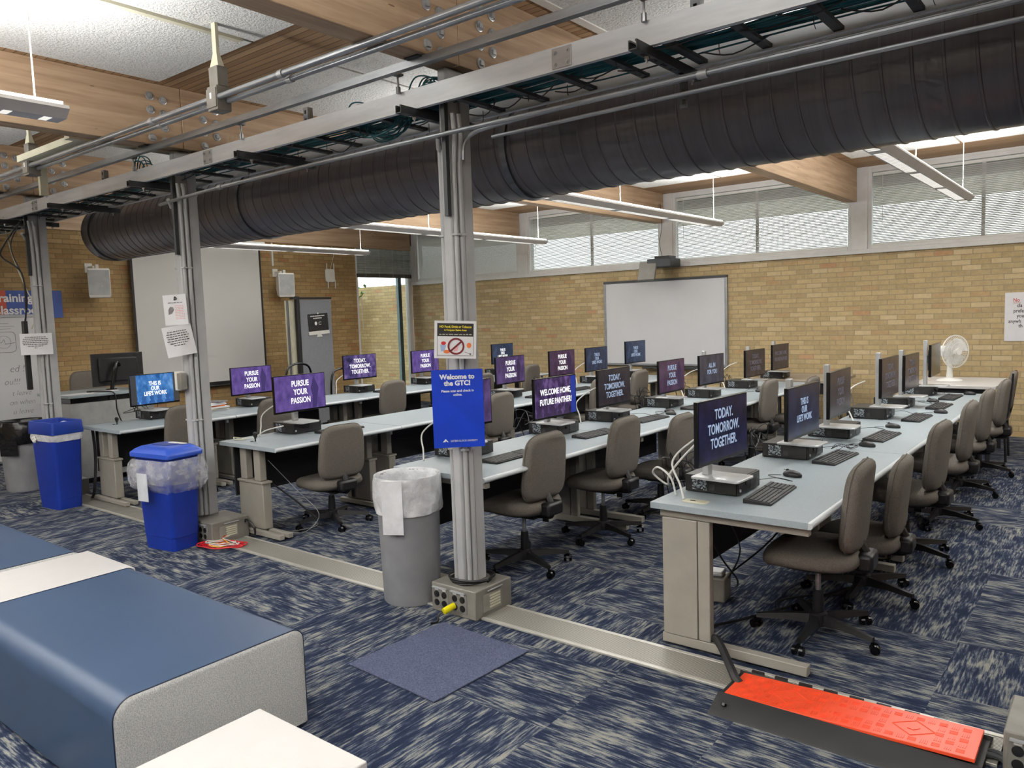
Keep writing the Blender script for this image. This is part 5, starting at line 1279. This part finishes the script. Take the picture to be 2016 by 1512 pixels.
# ================================================================== bins
def round_bin(name, lb, x, y, rb, rt, h):
    e = empty(name, lb, 'bin', (x, y, 0), 0, 'grey round waste bins')
    MB().lathe([(rb, 0.0), (rb + 0.006, 0.01), (rt - 0.004, h - 0.02), (rt, h - 0.012), (rt, h), (rt - 0.012, h), (rt - 0.016, h - 0.03), (rb - 0.006, 0.02), (0.01, 0.015)], n=48).build('body', 'bingrey', e)
    return e
def liner(e, prof, mt, amp, n=72, seed=1, name='liner'):
    rr = random.Random(seed); ph = [rr.uniform(0, 6.28) for _ in range(4)]
    rs = []
    for i, (r, z, a) in enumerate(prof):
        ring = []
        for k in range(n):
            t = 2 * math.pi * k / n
            d = a * amp * (math.sin(5 * t + ph[0] + i) + 0.6 * math.sin(11 * t + ph[1] - 2 * i) + 0.35 * math.sin(23 * t + ph[2] + i * 1.7))
            dz = a * amp * 0.6 * math.sin(3 * t + ph[3])
            ring.append(((r + d) * math.cos(t), (r + d) * math.sin(t), z + dz))
        rs.append(ring)
    return MB().rings(rs, cap=False).build(name, mt, e, angle=80)
e = round_bin('waste_bin', 'grey round waste bin with white liner, left of the poster column', -3.375, 3.205, 0.165, 0.196, 0.76)
liner(e, [(0.155, 0.45, 0.4), (0.168, 0.60, 0.4), (0.177, 0.74, 0.3), (0.186, 0.767, 0.1), (0.201, 0.769, 0.1), (0.206, 0.73, 0.4), (0.208, 0.63, 0.7), (0.206, 0.575, 0.7), (0.203, 0.55, 0.8)], 'linerwhite', 0.006, seed=4)
fl = MB(); fl.M = Matrix.Rotation(R(-62), 4, 'Z'); fl.box(0.211, 0.216, -0.09, 0.035, 0.45, 0.765); fl.build('hanging_flap', plain('liner_fold_white', (228, 230, 234), 0.4, bump=0.8, bscale=18), e)
e = round_bin('waste_bin', 'grey round waste bin with black liner beside the open blue bin', -9.28, 3.20, 0.19, 0.235, 0.735)
liner(e, [(0.20, 0.50, 0.5), (0.215, 0.72, 0.3), (0.224, 0.744, 0.1), (0.240, 0.746, 0.2), (0.252, 0.70, 0.9), (0.256, 0.60, 1.2), (0.250, 0.53, 1.2), (0.242, 0.51, 0.8)], 'linerblack', 0.009, seed=6)
fl = MB(); fl.M = Matrix.Rotation(R(-50), 4, 'Z'); fl.box(0.252, 0.258, -0.10, 0.08, 0.40, 0.56); fl.build('hanging_flap', 'linerblack', e)
def slim_bin(lb, x, y, az, h):
    e = empty('recycling_bin', lb, 'bin', (x, y, 0), R(az), 'blue recycling bins')
    w = MB(); rs = []
    for z, sx, sy in ((0.0, 0.34, 0.225), (0.10, 0.35, 0.232), (0.102, 0.355, 0.236), (h - 0.03, 0.415, 0.27), (h, 0.42, 0.275)): rs.append([(p[0], p[1], z) for p in rrect(sx, sy, 0.03)])
    for z, sx, sy in ((h, 0.40, 0.255), (h - 0.03, 0.39, 0.25), (0.05, 0.32, 0.20)): rs.append([(p[0], p[1], z) for p in rrect(sx, sy, 0.03)])
    w.rings(rs).build('body', 'binblue', e)
    return e
e = slim_bin('blue recycling bin with domed lid and clear liner, left of the poster column bin', -5.765, 2.955, 8, 0.715)
rs = []
for z, s_ in ((0.717, 1.0), (0.737, 1.02), (0.750, 1.0), (0.770, 0.88), (0.787, 0.70)): rs.append([(p[0], p[1], z + (0.012 * math.cos(p[0] * 6) if z > 0.765 else 0)) for p in rrect(0.47 * s_, 0.32 * (1.0 if z < 0.755 else s_ * 0.97), 0.03)])
MB().rings(rs).build('lid', plain('lid_blue', (46, 82, 186), 0.35, var=0.03), e)
MB().rbox(-0.03, 0.02, 0.24, 0.12, [(0.7955, 0), (0.799, 0.004)], 0.05).build('lid_opening', plain('lid_recess_blue', (24, 46, 130), 0.4), e)
o = MB().rbox(0.04, 0.075, 0.20, 0.045, [(0.799, 0.0), (0.802, 0.006)], 0.02).build('white_label', 'paper', e)
def bag(e, sx0, sy0, prof, amp, mt, seed, name='liner'):
    rr = random.Random(seed); ph = [rr.uniform(0, 6.28) for _ in range(4)]; rs = []
    for i, (g, z, a) in enumerate(prof):
        ring = rrect(sx0 + 2 * g, sy0 + 2 * g, 0.05, 14); n = len(ring); out = []
        for k, p in enumerate(ring):
            t = 2 * math.pi * k / n; l = math.hypot(*p)
            d = a * amp * (math.sin(6 * t + ph[0] + i * 1.3) + 0.7 * math.sin(13 * t + ph[1] - 2 * i) + 0.5 * math.sin(29 * t + ph[2] + i))
            out.append((p[0] * (1 + d / l), p[1] * (1 + d / l), z + a * amp * 0.9 * math.sin(4 * t + ph[3])))
        rs.append(out)
    return MB().rings(rs, cap=False).build(name, mt, e, angle=80)
bag(e, 0.40, 0.265, [(0.03, 0.700, 0.1), (0.045, 0.66, 0.6), (0.055, 0.60, 1.0), (0.050, 0.53, 1.0), (0.035, 0.48, 1.0), (0.018, 0.455, 0.8)], 0.010, 'liner', 3)
bag(e, 0.40, 0.265, [(0.026, 0.700, 0.1), (0.032, 0.65, 0.8), (0.040, 0.58, 1.0), (0.030, 0.52, 0.8)], 0.008, 'liner', 8, 'liner_fold')
MB().box(-0.10, 0.02, -0.194, -0.189, 0.39, 0.60).build('hanging_flap', plain('liner_flap_white', (220, 224, 232), 0.35, bump=0.9, bscale=16), e)
e = slim_bin('taller open blue recycling bin with a liner knotted at the rim, beside the black-lined bin', -8.03, 3.05, 6, 0.76)
w = MB(); rs = []
for z, sx, sy in ((0.72, 0.448, 0.303), (0.725, 0.452, 0.308), (0.835, 0.438, 0.294), (0.84, 0.43, 0.286), (0.835, 0.385, 0.24), (0.765, 0.375, 0.235), (0.72, 0.375, 0.235)): rs.append([(p[0], p[1], z) for p in rrect(sx, sy, 0.03)])
w.rings(rs, cap=False).build('collar', plain('collar_blue', (28, 58, 148), 0.4), e)
bag(e, 0.42, 0.275, [(0.006, 0.76, 0.0), (0.009, 0.715, 0.3), (0.011, 0.685, 0.4), (0.005, 0.655, 0.6)], 0.006, 'linerwhite', 5)
k_ = MB()
for a in range(5): k_.ell((-0.09 + 0.02 * math.cos(a * 1.3), -0.160, 0.67 + 0.02 * math.sin(a * 1.3)), (0.016, 0.010, 0.016), 8, 6)
k_.build('liner_knot', 'whiteplastic', e)
p_ = MB(); p_.M = Matrix.Translation((0.08, 0.02, 0.80)) @ Matrix.Rotation(R(14), 4, 'X'); p_.box(-0.10, 0.10, -0.07, 0.07, 0, 0.004)
p_.box(-0.06, 0.08, -0.05, 0.06, -0.06, -0.001); p_.build('discarded_paper', 'paper', e)

# ================================================================== seating in the foreground
def ottoman(lb, x0, x1, y0, y1, h, r=0.075):
    e = empty('ottoman', lb, 'ottoman', ((x0 + x1) / 2, (y0 + y1) / 2, 0), 0, 'navy vinyl ottomans with grey fabric ends')
    a, c = (x1 - x0) / 2, (y1 - y0) / 2
    out = [(-c, 0.02)]
    for k in range(11): t = R(180 - 90 * k / 10); out.append((-c + r + r * math.cos(t), h - r + r * math.sin(t)))
    for k in range(11): t = R(90 - 90 * k / 10); out.append((c - r * 0.7 + r * 0.7 * math.cos(t), h - r * 0.7 + r * 0.7 * math.sin(t)))
    out.append((c, 0.02))
    MB().rings([[(x, p[0], p[1]) for p in out] for x in (-a + 0.012, a - 0.012)]).build('vinyl_wrap', 'vinyl', e, angle=50)
    for s in (-1, 1):
        rs = [[(s * (a - 0.0115), p[0], p[1]) for p in out], [(s * (a - 0.004), p[0] * 0.985, 0.02 + (p[1] - 0.02) * 0.988) for p in out], [(s * a, p[0] * 0.95, 0.02 + (p[1] - 0.02) * 0.965) for p in out]]
        if s < 0: rs = [r_[::-1] for r_ in rs]
        MB().rings(rs).build('fabric_end', 'heather', e, angle=50)
        MB().tube([(s * (a - 0.0115), p[0] * 1.002, p[1] + 0.001) for p in out], 0.0028, 6).build('seam_piping', plain('piping_navy', (28, 42, 66), 0.5), e)
    for sx in (-1, 1):
        for sy in (-1, 1): MB().cyl((sx * (a - 0.08), sy * (c - 0.08), 0.0), (sx * (a - 0.08), sy * (c - 0.08), 0.02), 0.03, n=12).build('foot', 'black', e)
ottoman('nearest navy vinyl ottoman, its grey fabric end in full view', -4.14, -2.665, 1.115, 1.90, 0.425)
ottoman('navy vinyl ottoman behind the white side table at the left edge', -6.10, -4.70, 1.05, 1.87, 0.425)
e = empty('side_table', 'white waterfall side table between the two navy ottomans', 'table', (-4.42, 1.45, 0), 0, 'white low side tables')
out = [(-0.42, 0.0), (-0.42, 0.40), (-0.40, 0.42), (0.44, 0.42), (0.462, 0.408), (0.465, 0.39), (0.465, 0.0), (0.44, 0.0), (0.44, 0.385), (-0.395, 0.385), (-0.395, 0.0)]
MB().rings([[(x, p[0], p[1]) for p in out] for x in (-0.265, 0.265)]).build('waterfall_body', 'laminate', e, bevel=0.006)
e = empty('side_table', 'white square side table cut by the bottom edge, in front of the nearest ottoman', 'table', (-1.965, 1.13, 0), 0, 'white low side tables')
MB().box(-0.268, 0.268, -0.27, 0.27, 0.392, 0.42).build('tabletop', 'laminate', e, bevel=0.004)
MB().lathe([(0.20, 0.0), (0.20, 0.012), (0.03, 0.02), (0.028, 0.391)], n=28).build('pedestal', 'aluframe', e)

# ================================================================== floor items
e = empty('floor_mat', 'plain blue-grey carpet square lying in front of the poster column', 'mat', (-2.645, 2.675, 0), R(-3))
MB().box(-0.31, 0.31, -0.325, 0.325, 0.0, 0.009).build('pile', 'mat', e, bevel=0.003)
e = empty('floor_mat', 'dark striped carpet square beside the nearest ottoman', 'mat', (-2.95, 2.20, 0), 0); bpy.data.objects.remove(e)
e = empty('cable_ramp', 'cable ramp with orange-red lid and black sloping sides on the floor', 'cable ramp', (-0.85, 3.17, 0))
x0, x1 = -0.465, 0.475
MB().rings([[(x, y, z) for y, z in ((-0.24, 0.0), (-0.235, 0.006), (-0.125, 0.052), (-0.120, 0.038), (0.115, 0.038), (0.12, 0.052), (0.21, 0.006), (0.215, 0.0))] for x in (x0 - 0.02, x1 + 0.02)]).build('rubber_base', 'rubber', e)
w = MB(); w.M = Matrix.Rotation(R(-1.5), 4, 'Y'); w.box(x0, x1, -0.118, 0.125, 0.042, 0.056); w.build('lid', 'orange', e, bevel=0.002)
def onlid(b): b.M = Matrix.Rotation(R(-1.5), 4, 'Y'); return b
tr = onlid(MB())
for i in range(22):
    for j in range(5):
        cx = x0 + 0.05 + i * 0.04; cy = -0.085 + j * 0.042
        if (0.17 < cx - x0 < 0.33 and abs(cy) < 0.07) or (0.64 < cx - x0 < 0.80 and abs(cy) < 0.07) or (0.38 < cx - x0 < 0.60 and abs(cy) < 0.03): continue
        for q in (-0.010, -0.003, 0.004, 0.011):
            if (i + j) % 2: tr.box(cx - 0.014, cx + 0.014, cy + q - 0.0016, cy + q + 0.0016, 0.056, 0.0578)
            else: tr.box(cx + q - 0.0016, cx + q + 0.0016, cy - 0.014, cy + 0.014, 0.056, 0.0578)
tr.build('raised_treads', 'orange', e, kind='stuff')
for cx in (x0 + 0.25, x0 + 0.72):
    f = onlid(MB())
    f.tube([(cx - 0.075, 0, 0.0565), (cx, -0.062, 0.0565), (cx + 0.075, 0, 0.0565), (cx, 0.062, 0.0565), (cx - 0.075, 0, 0.0565)], 0.0022, 5)
    f.prism([(cx - 0.02, -0.012), (cx + 0.004, -0.018), (cx + 0.022, 0.006), (cx - 0.004, 0.016)], 0.056, 0.0585); f.build('raised_emblem', 'orange', e)
for i in range(9): MB().box(x0 + 0.03 + i * 0.105, x0 + 0.085 + i * 0.105, 0.126, 0.140, 0.040, 0.058).build('hinge', 'rubber', e)
MB().cyl((x0 + 0.03, -0.19, 0.026), (x0 + 0.03, -0.183, 0.034), 0.012, n=12).build('locking_pin', 'blackgloss', e)
lead('cable_hose', [(-1.68, 3.56, 0.03), (-1.60, 3.52, 0.05), (-1.54, 3.478, 0.083), (-1.474, 3.40, 0.086), (-1.41, 3.31, 0.080), (-1.353, 3.235, 0.066), (-1.324, 3.205, 0.048), (-1.30, 3.195, 0.034)], 0.020, 'rubber', 'thick black cable hose dropping from the desk leg into the orange ramp', group=None)
for dy, lb in ((0.0, 'upper'), (0.03, 'lower')):
    lead('ramp_cable', [(-0.36, 3.19 + dy, 0.028), (-0.31, 3.19 + dy, 0.026), (-0.24, 3.125 + dy * 0.1, 0.03), (-0.20, 3.105, 0.03 + dy)], 0.011, 'darksteel', '%s of the two grey cables leaving the right end of the orange ramp' % {'upper': 'straighter', 'lower': 'more bent'}[lb], group=None)
# yellow plug and black coil at the poster column
e = empty('yellow_plug', 'yellow plug with a short black cord in the outlet box of the poster column', 'plug', (-2.945, 3.09, 0.055))
MB().tube([(0.0, 0.025, 0.012), (-0.01, -0.015, 0.004), (-0.018, -0.045, -0.004)], 0.019, 12).build('plug_body', 'yellow', e)
MB().tube(smooth_path([(-0.02, -0.05, -0.006), (-0.035, -0.07, -0.02), (-0.02, -0.095, -0.044), (-0.04, -0.13, -0.047)], 4), 0.006, 7).build('cord', 'black', e)
b = MB()
for k in range(3): b.tube([((0.118 + 0.010 * k) * math.cos(t / 6) , (0.112 + 0.008 * k) * math.sin(t / 6), 0.006 + 0.009 * k + 0.01 * math.sin(t / 5 + k)) for t in range(38)], 0.0065, 7)
o = b.build('black_cord_coil', 'black'); o.location = (-2.955, 3.285, 0.170); tag(o, 'black cord coiled round the foot of the poster column', 'cable')
# red, yellow and white leads at the lidded bin column
rnd = random.Random(4)
for k, (m, nm) in enumerate((('red', 'red cable coil'), ('red', 'red cable coil'), ('yellowc', 'yellow cable coil'), ('whitec', 'white cable coil'), ('whitec', 'white cable coil'))):
    b = MB(); n = (6, 5, 2, 1, 1)[k]
    for q in range(n):
        a0, b0 = rnd.uniform(0.07, 0.20), rnd.uniform(0.03, 0.10); cx, cy = rnd.uniform(-0.03, 0.03), rnd.uniform(-0.02, 0.02)
        ln = [(cx + a0 * math.cos(t / 5), cy + b0 * math.sin(t / 5), 0.006 + 0.009 * k + 0.0035 * q + 0.004 * math.sin(t)) for t in range(32)]
        if q == 0: ln += [(0.0, 0.03, 0.06), (0.02 + 0.01 * k, 0.035, 0.08)]
        b.tube(ln, 0.0036 if k > 1 else 0.0042, 6)
    o = b.build('cable_coil', m); o.location = (-5.40, 3.14, 0.0); o.rotation_euler = (0, 0, R(28))
    tag(o, ['lower red cable coil', 'upper red cable coil', 'yellow cable coil', 'large white cable coil', 'small white cable coil'][k] + ' on the floor beside the lidded bin column', 'cable', 'coloured cable coils on the floor')
# leads and box under the front desk
e = empty('power_adapter_box', 'grey electrical box with plugs behind the nearest desk leg of the fan row', 'electrical box', (-1.84, 4.20, 0), R(10))
MB().box(-0.06, 0.06, -0.08, 0.08, 0.0, 0.14).build('housing', 'boxpaint', e, bevel=0.008); MB().box(-0.04, 0.04, -0.05, 0.05, 0.141, 0.17).build('plug', 'silver', e, bevel=0.01)
for i, p in enumerate(([(-1.70, 3.66, 0.62), (-1.62, 3.75, 0.40), (-1.60, 3.90, 0.25), (-1.66, 4.05, 0.15)], [(-1.62, 3.75, 0.68), (-1.58, 3.90, 0.42), (-1.72, 4.08, 0.18)], [(-1.35, 4.35, 0.68), (-1.50, 4.15, 0.42), (-1.72, 4.12, 0.20)])):
    lead('hanging_lead', p, 0.005, ('black', 'darksteel', 'black')[i], ('black cable hanging beside the nearest fan row desk leg', 'grey cable hanging inside the nearest fan row desk leg', 'black cable slanting down under the nearest fan row desk')[i], group=None)
lead('floor_cable', [(-1.70, 3.75, 0.012), (-1.55, 4.02, 0.012), (-1.30, 4.60, 0.012), (-1.15, 5.05, 0.012), (-1.25, 5.30, 0.012)], 0.008, 'black', 'long straight black cable on the floor under the fan row', group=None)
lead('floor_cable', [(-1.22, 4.65, 0.009), (-1.40, 4.50, 0.009), (-1.52, 4.32, 0.009), (-1.44, 4.16, 0.009), (-1.30, 4.20, 0.009), (-1.12, 4.40, 0.009)], 0.006, 'black', 'black cable lying in a loop on the floor under the fan row', group=None)
lead('hanging_lead', [(-5.40, 3.60, 0.60), (-5.20, 3.72, 0.35), (-5.04, 3.80, 0.16), (-5.12, 3.72, 0.02), (-5.28, 3.66, 0.01)], 0.0026, 'aluframe', 'pale cable curving to the floor at the nearest desk leg of the lidded bin row', group=None)
lead('hanging_lead', [(-5.38, 3.62, 0.40), (-5.22, 3.76, 0.22), (-5.10, 3.84, 0.06), (-5.24, 3.70, 0.012)], 0.007, 'black', 'black cable beside the pale one at the lidded bin row desk leg', group=None)
lead('hanging_lead', [(-8.12, 3.42, 0.70), (-8.05, 3.40, 0.50), (-7.98, 3.36, 0.30), (-8.00, 3.34, 0.08), (-8.1, 3.36, 0.012)], 0.014, 'rubber', 'thick black cable hanging from the projection screen row desk', group=None)
lead('hanging_lead', [(-5.49, 3.42, 0.12), (-5.44, 3.40, 0.15), (-5.36, 3.41, 0.10), (-5.37, 3.42, 0.03), (-5.46, 3.43, 0.010)], 0.008, 'black', 'black cable bowed out of the outlet box of the lidded bin column', group=None)
lead('desk_lead', [(-5.78, 3.62, DZ + 0.006), (-5.72, 3.60, DZ + 0.012), (-5.68, 3.66, DZ + 0.01), (-5.72, 3.74, DZ + 0.02), (-5.66, 3.78, DZ + 0.06), (-5.62, 3.92, DZ + 0.08)], 0.005, 'whitec', 'white cable lying on the near corner of the lidded bin row desk', group=None)
lead('desk_lead', [(-5.76, 3.62, DZ + 0.006), (-5.80, 3.56, DZ + 0.02), (-5.74, 3.54, DZ + 0.008), (-5.70, 3.60, DZ + 0.006)], 0.005, 'cream', 'small cream cable loop on the near corner of the lidded bin row desk', group=None)
